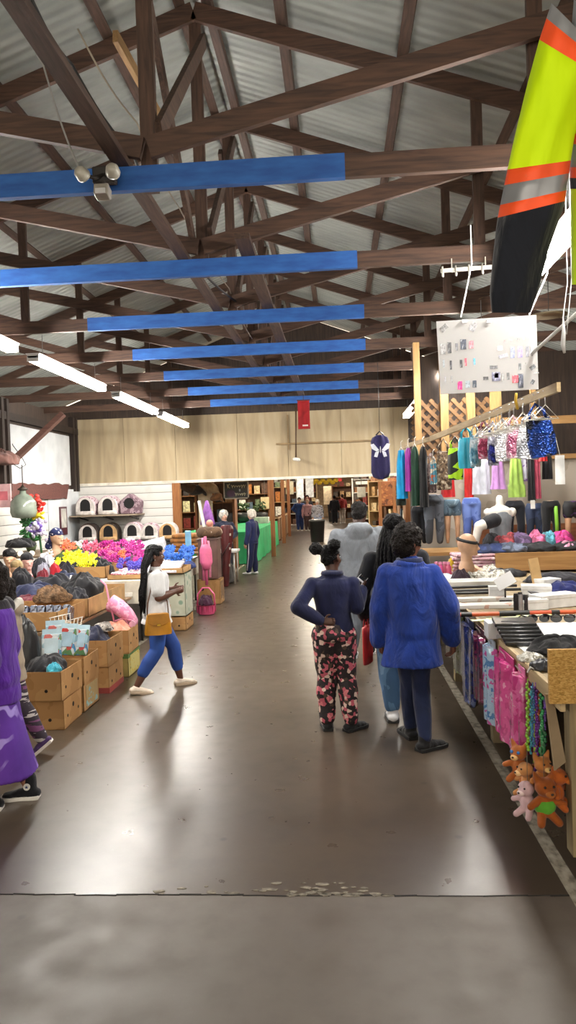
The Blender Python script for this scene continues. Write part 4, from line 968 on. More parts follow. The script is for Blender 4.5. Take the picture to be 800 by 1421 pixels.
for nm, col, pts in (('red_blossoms', 'b82a20', [(.12, .62), (.18, .78), (.1, .85), (.2, .7)]), ('yellow_blossoms', 'd8b81e', [(.1, .52), (.16, .58), (.2, .5), (.05, .62)])):
    b = MB()
    for x, z in pts:
        for q in range(7): b.ell((x-.02+rnd.uniform(-.07, .07), rnd.uniform(-.07, .07), z+rnd.uniform(-.06, .06)), (.05, .05, .02), (rnd.uniform(-1, 1), rnd.uniform(-1, 1), 0), 8, 5)
    b.build(nm, plain(col, .6, var=.25), r, smooth=180)
c = at(54, 733, 12.6); r = thing('flower_bunch', 'bunch of white and purple artificial flowers above the dotted bandana', 'artificial flowers', c, 0)
b = MB(); b2 = MB(); b.ell((0, 0, 0), (.09, .08, .09)); b2.ell((0, 0, 0), (.085, .085, .085))
for q in range(40): (b if q % 3 else b2).ell((rnd.gauss(0, .07), rnd.gauss(0, .06), rnd.gauss(0, .07)), (.045, .045, .02), (rnd.uniform(-1.5, 1.5), rnd.uniform(-1.5, 1.5), 0), 8, 5)
b.build('white_petals', plain('cfc8dc', .6), r, smooth=180); b2.build('purple_petals', plain('7a64b0', .6), r, smooth=180)
b.ell((0, 0, 0), (.05, .05, .05)) if False else None
b = MB(); b.tube([(0, 0, 0), (.0, .05, -.3), (0, .1, -.55)], .02, 6); b.build('stems', plain('2f5a34', .7), r, smooth=180)
table('small wooden side table against the left wall under the flowers', -5.75, -4.75, 11.9, 13.5, 1.0, wood('5a4a3a', '7d6a55', 0))
for px, py in ((13, 764), (28, 762), (44, 762)):
    c = at(px, py, 11.95); c.z = 1.046; b = MB(); b.ell((0, 0, 0), (.045, .045, .045), (0, 0, 0), 12, 8); b.build('round_white_lamp', glow('f0e6d2', 1.2), None, c, smooth=180, label='small round white bulb along the edge of the wall table', cat='bulb', group='white bulbs along the wall table')
heap('dark_goods', 'black goods on the small wall table', 'goods', at(28, 756, 12.3)-V((0, 0, .05)), .24, .2, .16, fabric('18181b'), seed=77)
r = thing('picture_frame', 'small dark framed notice on the white wall column', 'frame', (-6.07, 16.3, 1.45), 0)
b = MB(); b.box((0, 0, 0), (.03, .42, .62)); b.build('frame', plain('4a1f28', .5), r, bevel=.005); b = MB(); b.box((.016, 0, .06), (.006, .3, .42)); b.build('paper', plain('b9b6ae', .7), r)
r = thing('wall_box', 'pale pink notice card at the far left edge of the wall', 'notice', at(4, 688, 13.2), 0); b = MB(); b.box((0, 0, 0), (.3, .05, .42)); b.build('card', plain('c9a0a2', .7), r); b = MB(); b.box((.02, -.027, .0), (.16, .004, .16)); b.build('red_panel', plain('b8606a', .7), r)
c = at(4, 636, 13.0); heap('stored_bundle', 'reddish brown bundle on a ledge at the left edge', 'bundle', c-V((0, 0, .12)), .3, .25, .24, fabric('6d4f48'), seed=81)
b = MB(); pp = [at(12, 605, 13.9), at(18, 618, 13.9), at(30, 634, 13.9), at(36, 645, 13.9), at(28, 650, 13.9), at(18, 644, 13.9)]; b.tube(pp, .008, 6); b.build('cable', plain('151413'), None, label='loose black wire dangling on the white wall panel', cat='cable', smooth=180)

# --- stalls to the right of the girl: printed carton, basket, cabinet, guitar
tray('shallow carton holding white and purple packages right of the girl', -2.85, -2.2, 10.42, 11.0, .08, .805, CARDL)
for k in range(7):
    b = MB(); b.box((0, 0, 0), (.46, .13, .035)); b.build('soap_box', patches([(0, 'd6d6e2'), (.5, 'e3e3ea'), (.66, '4b3f9a')], 10, .4, 'noise', .05), None, (-2.52, 10.48+.073*k, .84+.014*k), R(rnd.uniform(-4, 4)), bevel=.004, label='white and purple boxed item in the carton right of the girl', cat='boxed item', group='white and purple boxed items')
GL = NT('leaf_print'); vl = GL.voro(7); GL.set('Base Color', GL.ramp(vl, [(0, '5f7f68'), (.22, '7d9482'), (.3, 'b4b6a4'), (.6, 'a9ab98')])); GL.set('Roughness', .6)
r = carton('carton printed with green leaves standing on the floor behind the girl', -2.36, 10.72, .34, .5, .6, .2, 0, GL.m, holes=False, closed=True)
carton('plain brown carton under the leaf-printed one', -2.37, 10.72, .36, .52, .197, 0, 0, CARD, closed=True)
carton('small brown carton in front of the leaf-printed one', -2.47, 10.1, .26, .3, .4, 0, R(5), CARD, closed=True)
heap('red_garments', 'red and white garments hanging beside the leaf-printed carton', 'clothes', (-2.62, 10.3, .2), .09, .14, .52, patches([(0, '7a1f24'), (.5, 'a83a34'), (.62, 'c9c0b8')], 14, .85, 'noise'), seed=91)
b = MB(); b.box((0, 0, 0), (.75, .32, .14)); o = b.build('white_carton', patches([(0, 'c9cdd4'), (.5, 'dadde2'), (.68, '8d98ae')], 7, .5, 'noise', .03), None, (-3.4, 12.9, 1.02), R(6), bevel=.005, label='long white printed carton tilted on the table behind the blue flowers', cat='box'); o.rotation_euler = (R(14), R(-12), R(6))
table('table behind the blue flowers holding brown blankets', -3.85, -2.5, 13.75, 14.9, .86, TW)
for k in range(4):
    b = MB(); b.box((0, 0, 0), (.56-.03*k, .5, .085)); me = b
    o = b.build('folded_blanket', fabric('7a5128', .2), None, (-2.92+.02*(k % 2), 14.2, .90+.083*k), R(rnd.uniform(-6, 6)), bevel=.035, label='brown plush blanket, %s of the stack by the wooden post' % ['bottom', 'second from the bottom', 'second from the top', 'top'][k], cat='blanket', group='stack of brown blankets')
r = thing('brown_cabinet', 'narrow dark brown cabinet at the aisle end of the tables', 'cabinet', (-2.3, 13.2, .44), 0)
b = MB(); b.span((-.17, -.2, 0), (.17, .2, .68)); b.build('cabinet_body', plain('5a4038', .5), r, bevel=.006); b = MB(); b.span((-.19, -.22, .68), (.19, .22, .7)); b.build('top_board', plain('4a332c', .5), r)
r2 = carton('tall brown carton carrying the narrow cabinet', -2.3, 13.2, .4, .44, .43, 0, 0, CARD, closed=True, patch=patches([(0, '6d5236'), (.6, 'a98455')], 8, .8, 'noise'))
b = MB(); b.cap((-.13, 0, 0), (.13, 0, 0), .1, .1, 18); o = b.build('rolled_blanket', patches([(0, '4a3626'), (.5, '5d4632'), (.66, 'b5a898')], 6, .9, 'noise'), None, (-2.28, 13.15, 1.245), R(8), smooth=180, label='rolled brown blanket with pale edge on the narrow cabinet', cat='blanket')
b = MB(); b.box((0, 0, 0), (.1, .05, .62)); b.build('blue_package', plain('6da3c0', .35, coat=.4), None, (-2.55, 12.6, 1.0), bevel=.01, label='upright pale blue package beside the blue flowers', cat='package')
b = MB(); b.box((0, 0, 0), (.05, .34, .95)); o = b.build('white_board', plain('dcdcd8', .5), None, (at(283, 728, 14.6).x, 14.6, at(283, 728, 14.6).z), bevel=.004, label='tall white board leaning at the aisle end of the tables', cat='board'); o.rotation_euler = (0, R(-9), R(8))
# pink toy broom set with basket
PB = plain('d25a82', .4)
c = at(287, 855, 11.9); r = thing('toy_basket', 'pink plastic toy basket with tall pink handle standing on the floor', 'toy basket', (c.x, c.y, 0), 0)
b = MB(); b.lathe([(.1, 0), (.13, .01), (.15, .15), (.16, .155), (.145, .15), (.12, .02)], (0, 0, 0), 22); b.build('basket_body', PB, r, smooth=60)
for k in range(12):
    a = 6.283*k/12; b = MB(); b.box((.148*math.cos(a), .148*math.sin(a), .085), (.008, .03, .1), (0, 0, a)); b.build('slat', plain('b8406a', .4), r)
b = MB(); b.tube([(-.14, 0, .15), (-.13, 0, .32), (-.05, 0, .42), (.05, 0, .42), (.13, 0, .32), (.14, 0, .15)], .013, 8); b.build('handle', PB, r, smooth=180)
heap('dark_doll_clothes', 'dark plum cloth inside the pink basket', 'cloth', (c.x, c.y, .14), .11, .11, .16, fabric('3a1c30'), seed=95)
r = thing('hanging_pink_toys', 'tall pink toy brush set hanging above the pink basket', 'toy', (at(283, 800, 12.0).x, 12.25, 0), 0)
for k, (dx, z0, z1, rr, nm) in enumerate([(-.05, .5, 1.2, .022, 'brush_handle'), (0, .42, 1.22, .025, 'brush_handle'), (.06, .55, 1.15, .02, 'brush_handle')]):
    b = MB(); b.tube([(dx, 0, z0), (dx*1.1, .01, (z0+z1)/2), (dx*.8, 0, z1)], rr, 8); b.build(nm, plain(['d97a9c', 'cf5f88', 'e08aa8'][k], .4), r, smooth=180)
b = MB(); b.sheet([(.68, -.05, .06), (.8, -.1, .11), (1.0, -.1, .1), (1.1, -.06, .06)], .08, 10); b.build('brush_head', plain('d8698e', .5), r, smooth=180)
# tall dark red case
c = at(313, 800, 15.55); zt_ = at(315, 729, 15.55).z; GD = plain('4a1618', .35, coat=.3)
r = thing('carrying_case', 'tall dark red carrying case standing upright at the end of the left stalls', 'case', (c.x, 15.55, .005), R(12)); r.rotation_euler = (0, R(3), R(12))
b = MB(); b.sheet([(0, -.05, .05), (.03, -.07, .07), (zt_*.4, -.085, .085), (zt_*.75, -.13, .13), (zt_*.92, -.14, .14), (zt_*.985, -.12, .12), (zt_, -.08, .08)], .16, 16, .006); b.build('case_body', GD, r, smooth=60)
b = MB(); b.tube([(-.09, -.08, zt_*.5), (-.02, -.11, zt_*.6), (.06, -.1, zt_*.72)], .012, 6); b.build('carry_strap', plain('2a1010', .5), r, smooth=180)
for k, z in enumerate((.35, .62, .85)): b = MB(); b.box((.07, -.075, zt_*z), (.03, .02, .05)); b.build('buckle', plain('b9b0a4', .3, .6), r)

# small table before the two elderly women
t_ = table('small white-topped table in front of the elderly women', -2.75, -2.2, 15.9, 16.5, .72, plain('d2cfc8', .5), plain('b9b4aa', .5), th=.05)
heap('dark_bag', 'dark grey bags stored under the small white-topped table', 'bag', (-2.5, 16.2, 0), .22, .2, .5, fabric('4a4744'), seed=101)
# purple dress and peach plush hanging by the opening
c = at(288, 728, 16.2); b = MB(); b.sheet([(0, -.16, .17), (.2, -.12, .13), (.4, -.06, .07), (.52, -.02, .03)], .1, 14, .012); b.build('hanging_dress', fabric('8a5aa0', .2), None, (c.x, c.y, c.z), smooth=180, label='purple dress hanging by the opening beside the wooden post', cat='dress')
c = at(292, 746, 15.6); r = thing('peach_doll', 'peach pink soft toy sitting on the end of the stalls', 'soft toy', c, 0)
b = MB(); b.ell((0, 0, .12), (.1, .09, .13)); b.ell((0, -.01, .3), (.075, .07, .075)); b.cap((.07, -.02, .16), (.2, -.1, .12), .035, .03); b.cap((-.07, -.02, .16), (-.15, -.1, .1), .035, .03); b.cap((.05, -.05, .04), (.12, -.18, .03), .04, .035); b.cap((-.05, -.05, .04), (-.1, -.18, .03), .04, .035)
blob(b, 'body', fabric('c98a78'), r, .012, 3)
table('narrow table for the peach soft toy at the stall end', -2.95, -2.55, 15.3, 15.85, c.z-.01, TW)

# ================================================================== RIGHT STALL
CZ = .9
PLYG = wood('7a6a50', 'a08c6c', 1, 2.0); EDGE = wood('8f7a58', 'b49d76', 1, 2.0)
r = thing('sales_counter', 'long plywood sales counter along the right of the aisle', 'counter', (0, 0, 0))
b = MB(); b.span((1.0, 3.6, CZ-.03), (3.3, 9.25, CZ)); b.build('countertop', PLYG, r)
b = MB(); b.span((.975, 3.49, CZ-.075), (1.0, 9.25, CZ+.006)); b.build('edge_strip', EDGE, r, bevel=.003)
for x, y in ((1.12, 3.72), (1.12, 5.6), (1.12, 7.4), (1.12, 9.1), (3.2, 3.72), (3.2, 6.4), (3.2, 9.1)):
    b = MB(); b.span((x-.05, y-.05, 0 if y > 4 or x > 2 else .07), (x+.05, y+.05, CZ-.03)); b.build('leg', wood('6d5f48', '93835f', 2, 2.0), r)
b = MB(); b.span((1.75, 3.7, .02), (1.8, 9.2, CZ-.04)); b.build('back_panel', plain('1a1512', .9), r)
b = MB(); b.span((1.1, 3.9, .3), (1.75, 9.1, .33)); b.build('lower_shelf', wood('4a3d2c', '63523c', 1), r)
b = MB(); b.cyl((1.12, 3.7, .035), (1.15, 3.7, .035), .035); b.build('caster_wheel', plain('161618', .5), r)
OSB = patches([(0, 'a67e3e'), (.3, 'b58b48'), (.6, 'c19a56'), (.88, '94702f')], 95, .8, 'cell', .3, 0, (1, 1, 2.4))
a_, c_ = at(762, 902, 3.46), at(762, 977, 3.46)
b = MB(); b.span((a_.x, 3.46, c_.z), (a_.x+.75, 3.485, a_.z)); b.build('chipboard', OSB, None, label='yellow-brown chipboard panel on the near end of the sales counter', cat='board')
b = MB(); b.prism([(-.035, 0), (.035, .02), (.02, .36), (-.02, .37)], .008); o = b.build('cardboard_strip', plain('8f7c62', .8), None, at(778, 1066, 3.62), R(20), label='hanging strip of tan cardboard below the near end of the counter', cat='cardboard'); o.rotation_euler = (0, R(-9), R(25))

# raised display ledge and the partition behind it
LED = wood('8a6438', 'ab8350', 0, 2.0)
r = thing('display_ledge', 'raised wooden display ledge at the back of the right stall', 'ledge', (0, 0, 0))
b = MB(); b.span((1.72, 8.55, 1.08), (4.6, 9.7, 1.12)); b.span((.78, 8.98, 1.08), (1.72, 9.7, 1.12)); b.build('ledge_top', LED, r)
b = MB(); b.span((1.72, 8.52, .93), (4.6, 8.55, 1.13)); b.build('front_board', LED, r)
b = MB(); b.span((1.72, 8.75, CZ+.002), (1.78, 9.6, 1.08)); b.build('support', wood('4a3826', '6a5236', 0), r); b = MB(); b.span((4.5, 8.75, 0), (4.56, 9.6, 1.08)); b.build('support', wood('4a3826', '6a5236', 0), r)
PNL = patches([(0, '8d8478'), (.5, '9c9387'), (.65, 'a89f92')], 1.5, .8, 'noise', .05)
r = thing('partition_wall', 'pale partition behind the clothes of the right stall, with bare studs on top', 'partition', (0, 9.85, 0))
b = MB(); b.span((1.0, 0, 0), (4.9, .03, 2.2)); b.build('panel', PNL, r)
b = MB(); b.span((1.7, -.03, 1.12), (4.6, -.001, 1.38)); b.build('brown_base_board', wood('6d4026', '8a5634', 0), r)
ST = wood('86663c', 'a3814f', 2, 2.0); STX = wood('7d5c34', '9a7646', 0, 2.0); LAT = wood('5a3f22', '76542e', 0, 2.0)
for px, w in ((581, .08), (618, .1), (655, .1), (690, .13), (742, .06)):
    x = at(px, 580, 9.8).x; b = MB(); b.span((x-w/2, -.04, 2.2), (x+w/2, .05, 3.75)); b.build('stud', ST, r)
b = MB(); b.span((1.75, -.05, at(780, 582, 9.8).z-.05), (4.9, -.01, at(780, 582, 9.8).z+.05)); b.build('rail', STX, r)
b = MB(); b.span((1.0, -.05, 2.2), (4.9, .05, 2.26)); b.build('rail', STX, r)
x0, x1 = .98, 1.98; z0, z1 = 2.28, 3.02
for s in (-1, 1):
    b = MB()
    for k in range(-7, 16):
        c0 = x0+k*.14
        P = []
        for z in (z0, z1):
            P.append((c0+s*(z-z0)*.95+(0 if s > 0 else .1), z))
        (xa, za), (xb, zb_) = P
        def clipx(xa, za, xb, zb_):
            pts = []
            for (x, z), (x2, z2) in (((xa, za), (xb, zb_)), ((xb, zb_), (xa, za))):
                if x < x0: t_ = (x0-x)/(x2-x) if x2 != x else 2; x, z = x0, z+(z2-z)*t_
                if x > x1: t_ = (x1-x)/(x2-x) if x2 != x else 2; x, z = x1, z+(z2-z)*t_
                pts.append((x, z))
            return pts
        if max(xa, xb) <= x0+.02 or min(xa, xb) >= x1-.02: continue
        (xa, za), (xb, zb_) = clipx(xa, za, xb, zb_)
        b.beam((xa, .06+.012*s, za), (xb, .06+.012*s, zb_), .01, .045, (0, 0, 1))
    b.build('lattice_slats', LAT, r)
b = MB(); b.span((1.12, 10.6, 0), (4.9, 10.65, 3.7)); b.build('dark_backdrop', M_dark, None, label='dark boarding standing in for the unlit space behind the wooden lattice', cat='backdrop')  # added dark sheet, stands in for the shaded interior behind the lattice

# rail with hangers and bags
A, B_ = at(776, 537, 4.85), at(598, 609, 9.0); C_ = at(556, 621, 9.65)
b = MB(); b.beam(A, B_, .025, .06); b.beam(B_, C_, .025, .05); b.build('bag_rail', EDGE, None, label='long pale wooden rail over the counter holding hangers and bags', cat='rail')
b = MB(); b.cyl(at(812, 425, 4.2), at(735, 494, 5.06), .011, n=8); b.build('white_rod', plain('d8d8d4', .4), None, label='white plastic rod hung beside the white poster', cat='rod')
def rp(u): return A.lerp(B_, u)
M_hang = plain('b5b2a8', .4)
def hanger(name_lab, p_, rz, w=.2, grp='hangers on the rail'):
    r = thing('clothes_hanger', name_lab, 'hanger', p_, rz, grp)
    b = MB(); b.tube([(-w, 0, -.14), (0, 0, -.05), (w, 0, -.14), (-w, 0, -.14)], .0035, 6); b.build('frame', M_hang, r, smooth=180)
    b = MB(); b.tube([(0, 0, -.05), (0, 0, .0), (.015, 0, .025), (.005, 0, .045), (-.015, 0, .04)], .004, 6); b.build('hook', plain('b9b9b9', .3, .8), r, smooth=180)
    return r
h0 = hanger('white wire hanger in the dense row at the near end of the bag rail', rp(.06)+V((0, 0, -.03)), R(20), .1)
for k in range(15): dup(h0, rp(.08+.026*k)+V((rnd.uniform(-.02, .02), 0, -.03)), R(rnd.uniform(-15, 60)))
def handbag(lab, px0, px1, py0, py1, u, m, rz=0, handles=True, lean=0.0, hm=None):
    Y = rp(u).y; c0, c1 = at(px0, (py0+py1)/2, Y), at(px1, (py0+py1)/2, Y); zt, zb = at((px0+px1)/2, py0, Y).z, at((px0+px1)/2, py1, Y).z
    w = (c1.x-c0.x)/2*1.18; h = (zt-zb)*1.04; r = thing('handbag', lab, 'handbag', ((c0.x+c1.x)/2, Y, zb), R(rz), 'bags hung on the rail'); hb = h*.78
    r.rotation_euler = (0, R(lean), R(rz))
    b = MB(); b.sheet([(0, -w*.82, w*.82), (.02, -w*.92, w*.92), (hb*.5, -w*.98, w*.98), (hb*.9, -w*.86, w*.86), (hb, -w*.8, w*.8)], .1, 14, .006, 3, u*40); b.build('bag_body', m, r, smooth=60)
    for s in (-1, 1):
        b = MB(); b.tube([(-w*.55, s*.03, hb*.97), (-w*.5, s*.03, h*.92), (0, s*.01, h+.03), (w*.5, s*.03, h*.92), (w*.55, s*.03, hb*.97)], .009, 6); b.build('handle', hm or m, r, smooth=180)
    b = MB(); b.box((0, 0, hb), (w*1.55, .03, .014)); b.build('zip', plain('9a9aa2', .3, .7), r)
    return r
handbag('blue and black sequined handbag, nearest on the bag rail', 738, 772, 568, 634, .10, sequin('15306e', '1c4aa8', '0e0f18'), -12, lean=-8)
handbag('silver sequined handbag beside the blue and black one', 717, 748, 580, 637, .24, sequin('8a8c92', 'b5b6bc', 'd8d9dd'), 8, lean=5)
handbag('pink and silver sequined handbag in the middle of the row', 704, 722, 584, 636, .34, sequin('8c4a64', 'c98aa2', 'd6cdd2'), -6)
handbag('white and silver sequined handbag, fourth along the rail', 688, 708, 588, 640, .43, sequin('b9b9bd', 'd8d8dc', '8d8d94'), 10)
handbag('dark blue sequined handbag with black base', 678, 692, 592, 646, .5, sequin('1c2478', '16161e', 'b9b9cc'), 0)
handbag('maroon and silver sequined handbag', 664, 681, 590, 637, .58, sequin('6d1f3a', 'a84a68', 'd2ccd2'), 4)
handbag('pale blue sequined handbag next to the maroon one', 653, 667, 595, 648, .66, sequin('5a94b0', '8fb9cc', 'c9d6dc'), -8)
handbag('turquoise handbag toward the far end of the rail', 637, 658, 598, 650, .74, plain('1f9cb8', .4, coat=.3), 0)
handbag('neon green and black chevron handbag', 623, 642, 612, 666, .82, patches([(0, 'a9d81c'), (.48, '15160f')], 7, .6, 'cell', .1, 0, (1, 1, 2.2)), 0)
handbag('brown and white fuzzy patterned bag, far end of the rail', 607, 626, 615, 680, .93, patches([(0, '3a2c22'), (.45, '6b5846'), (.58, 'b0a290'), (.7, '4a3a2e')], 22, .9, 'noise', .6), 0)
handbag('grey brown bag with long strap, last on the rail', 592, 606, 635, 684, 1.0, patches([(0, '4a3a3a'), (.5, '7a6a68'), (.62, '2c2424')], 14, .7, 'noise'), 20)
b = MB(); b.tube([at(717, 546, 4.95), at(716, 556, 4.98), at(719, 568, 5.0)], .009, 6); b.build('yellow_tie', plain('c9a53a', .6), None, smooth=180, label='yellow tie hanging from the white poster to the bag rail', cat='tie')

# garments in front of the partition (Y about 9.5)
GY = 9.45
def gar(nm, lab, cat, px0, px1, py0, py1, m, Y=GY, prof=None, dep=.1, rip=.012, grp='garments hung in the right stall', rz=0, parts=None):
    c0, c1 = at(px0, (py0+py1)/2, Y), at(px1, (py0+py1)/2, Y); zt, zb = at((px0+px1)/2, py0, Y).z, at((px0+px1)/2, py1, Y).z
    w = (c1.x-c0.x)/2; h = zt-zb; prof = prof or [(0, -1, 1), (.5, -.9, .9), (.85, -.85, .85), (.93, -.7, .7), (1, -.35, .35)]
    r = thing(nm, lab, cat, ((c0.x+c1.x)/2, Y, zb), rz, grp)
    b = MB(); b.sheet([(z*h, a*w, q*w) for z, a, q in prof], dep, 16, rip, 2.5, px0*.7); b.build('cloth', m, r, smooth=70)
    b = MB(); b.tube([(-w*.45, 0, h*.97), (0, 0, h+.04), (w*.45, 0, h*.97)], .006, 6); b.tube([(0, 0, h+.04), (0, .01, h+.1), (.02, .02, h+.12)], .004, 6); b.build('hanger', M_hang, r, smooth=180)
    return r
TANK = [(0, -1, 1), (.3, -.95, .95), (.7, -.85, .85), (.82, -.75, .75), (.92, -.6, .6), (1, -.5, .5)]
gar('tank_shirt', 'bright cyan tank top hung at the far left of the right stall', 'top', 550, 566, 625, 692, fabric('1c8fc4'), 9.3, TANK, .16)
gar('long_shirt', 'purple and magenta shirt beside the cyan tank top', 'shirt', 562, 573, 622, 682, fabric('8c2a8e'), 9.2, None, .2)
gar('long_dress', 'dark green long dress next to the magenta shirt', 'dress', 570, 584, 620, 702, fabric('1c3a2c'), 9.1, None, .14)
gar('long_dress', 'black long dress next to the dark green one', 'dress', 582, 595, 620, 704, fabric('15171a'), 9.0, None, .14)
gar('printed_scarf', 'orange and blue printed scarf hung below the rail', 'scarf', 597, 607, 638, 672, patches([(0, 'b05a3a'), (.4, '3f7f94'), (.55, 'c9bfae'), (.7, '5a3a2c')], 14, .7, 'noise'), 8.7, None, .06)
gar('red_blouse', 'red top behind the neon chevron bag', 'top', 612, 632, 652, 690, fabric('a81f22'), 9.5)
gar('red_blouse', 'bright red blouse left of the white lace top', 'top', 644, 658, 640, 690, fabric('b3201f'), 9.6)
gar('lace_blouse', 'white lace top hung above the blue jeans', 'top', 655, 682, 636, 686, fabric('b9bcc6'), 9.4)
gar('ruffled_blouse', 'lilac ruffled top in the middle of the right stall', 'top', 680, 704, 634, 679, fabric('a97cb4'), 9.3, [(0, -1.02, 1.02), (.12, -.95, .95), (.14, -.85, .85), (.6, -.75, .75), (1, -.6, .6)])
gar('layered_blouse', 'lime green layered top right of the lilac one', 'top', 704, 730, 634, 690, fabric('8aa84e'), 9.3, [(0, -.9, 1.0), (.3, -.9, .95), (.33, -.8, .8), (.7, -.7, .7), (1, -.55, .55)])
gar('white_blouse', 'white and purple printed top tucked behind the lime one', 'top', 716, 734, 630, 668, patches([(0, 'b9b6c4'), (.55, '7a5a94')], 12, .8, 'noise'), 9.55)
gar('long_shirt', 'black long shirt right of the lime top', 'shirt', 732, 743, 630, 695, fabric('17171b'), 9.4)
gar('long_shirt', 'rose pink long shirt beside the black one', 'shirt', 741, 751, 628, 692, fabric('a8465c'), 9.42)
gar('dark_blouse', 'black top below the blue and black handbag', 'top', 752, 768, 630, 665, fabric('141418'), 9.5)
gar('red_garment', 'small red garment under the blue and black handbag', 'top', 748, 760, 630, 640, fabric('b3262a'), 9.2)
b = MB(); a_, c_ = at(771, 632, 8.9), at(785, 672, 8.9); b.span((a_.x, 8.9, c_.z), (c_.x, 8.91, a_.z)); b.build('paper_notice', plain('d6d7d6', .6), None, label='blank white paper notice hung at the right edge of the stall', cat='paper')
b = MB(); pp = [at(770, 600, 8.9), at(776, 625, 8.9), at(778, 633, 8.905)]; b.tube(pp, .003, 5); b.build('string', plain('b9b9b0'), None, label='thin string holding the blank paper notice', cat='string')
# mannequin lower halves
SKN = plain('b08a6c', .45); WHM = plain('d4cfc8', .4)
def legform(lab, px, py0, py1, m, Y=9.25, kind='pants', legm=None, wid=1.0, stripe=None, spread=1.0):
    zt, zb = at(px, py0, Y).z, at(px, py1, Y).z; H = (zt-zb)/.56; c = at(px, py1, Y)
    r = thing('leg_mannequin', lab, 'mannequin', (c.x, Y, zb-.06*H+.0), 0, 'leg mannequins on the ledge')
    J = skel(H, hiL=(-.05*wid, 0, .51), hiR=(.05*wid, 0, .51), knL=(-.06*wid*spread, -.015, .285), knR=(.06*wid*spread, -.015, .285), anL=(-.06*wid*spread, .01, .06), anR=(.06*wid*spread, .01, .06), bw=1.0)
    b = MB(); torso(b, J, -.004, .495, .62)
    for s in 'LR':
        h, k, a = J['hi'+s], J['kn'+s], J['an'+s]; b.cap(h, k, .052*H, .034*H, 14); b.cap(k, a, .036*H, .022*H, 14)
    blob(b, 'legs', legm or SKN, r, .012, 3)
    if kind == 'pants': pants(J, r, m, .008, 1.0, 1.1, vox=.012)
    elif kind == 'shorts':
        b = MB(); torso(b, J, .01, .495, .59)
        for s in 'LR': b.cap(J['hi'+s], J['hi'+s].lerp(J['kn'+s], .4), .066*H, .062*H, 14)
        blob(b, 'shorts', m, r, .012, 3)
    if stripe:
        b = MB(); b.tube([J['hiR']+V((-.01, -.07*H, 0)), J['knR']+V((-.01, -.055*H, 0)), J['anR']+V((0, -.04*H, 0))], .022, 8); b.build('stripe', stripe, r, smooth=180)
    return r
legform('dark olive shorts on a short leg form, far left of the ledge', 558, 686, 722, fabric('333a34'), 9.4, 'shorts')
legform('black trousers on a leg form, next to the olive shorts', 584, 698, 752, fabric('1a1b20'), 9.3)
legform('grey jeans on a leg form with a pale belt rail', 604, 681, 752, patches([(0, '3a3f47'), (.5, '525862'), (.65, '646b76')], 5, .85, 'noise'), 9.2)
legform('denim shorts on a tan leg form with bare legs', 629, 688, 752, patches([(0, '3a4c5c'), (.5, '5a7080'), (.65, '7d92a0')], 9, .85, 'noise'), 9.2, 'shorts')
legform('light blue jeans on a tan leg form', 656, 686, 750, patches([(0, '4a5fa0'), (.5, '6379b8'), (.65, '7d92cc')], 5, .85, 'noise'), 9.2)
legform('dark navy jeans on a leg form in the middle of the ledge', 716, 690, 752, fabric('15171f'), 9.3, wid=1.2)
legform('indigo jeans with a price tag on a leg form', 743, 694, 752, patches([(0, '1c2436'), (.5, '28344e'), (.65, '3a4866')], 5, .85, 'noise'), 9.2)
legform('black leggings with lime side stripe on a leg form', 766, 690, 752, fabric('131316'), 9.1, wid=1.05, stripe=plain('6fa82c', .6))
legform('black and purple shorts on a tan leg form at the right edge', 797, 690, 756, patches([(0, '141418'), (.62, '4a2a5a')], 8, .85, 'noise'), 9.1, 'shorts', wid=1.1)
b = MB(); c = at(740, 700, 8.98); b.box((0, 0, 0), (.05, .006, .1)); b.build('price_tag', plain('c9c9c4', .6), None, c, label='pale price tag hanging on the indigo jeans', cat='tag')
# white torso mannequin with grey tank
c = at(695, 735, 9.0); r = thing('torso_mannequin', 'white torso mannequin in a grey tank top leaning on the ledge', 'mannequin', (c.x, 9.0, 1.122), 0); r.scale = (.95, .95, .95)
b = MB(); b.oval([(0, 0, .1, .14, .1), (0, 0, .25, .12, .09), (0, 0, .42, .14, .1), (0, 0, .5, .15, .09), (0, 0, .545, .08, .06)], 22); b.cap((0, 0, .52), (0, 0, .64), .05, .045)
for s in (-1, 1): b.ell((s*.15, 0, .47), (.05, .05, .055))
blob(b, 'torso', WHM, r, .01, 3)
b = MB(); b.oval([(0, 0, .09, .15, .11), (0, 0, .25, .13, .1), (0, 0, .4, .145, .108), (0, 0, .47, .12, .1), (0, 0, .5, .1, .08)], 22); blob(b, 'tank_top', fabric('70747a'), r, .01, 3, (.006, 10, 1))
b = MB(); b.oval([(0, 0, 0, .18, .15), (0, 0, .12, .16, .12)], 22); blob(b, 'dark_skirt', fabric('1a1d28'), r, .012, 2)
J0 = at(670, 692, 8.75); r = thing('bent_leg_mannequin', 'white mannequin with bent leg beside the light blue jeans', 'mannequin', (J0.x, 8.75, 1.122), 0); r.scale = (.85, .85, .85)
b = MB(); b.cap((.14, .05, .42), (-.06, -.02, .36), .085, .065, 16); b.cap((-.06, -.02, .36), (-.12, .03, .08), .062, .045, 16); b.cap((-.12, .03, .08), (-.14, -.06, .03), .04, .03, 14); b.ell((.14, .06, .43), (.08, .08, .085))
blob(b, 'leg', WHM, r, .01, 3)
b = MB(); b.cap((.16, .055, .43), (.06, .02, .4), .1, .092, 16); b.ell((.15, .065, .435), (.09, .09, .09)); blob(b, 'black_shorts', fabric('17181d'), r, .01, 3)
b = MB(); b.cyl((-.108, .02, .14), (-.112, .022, .12), .058, .057); b.build('black_ankle_strap', plain('151517', .6), r, smooth=180)

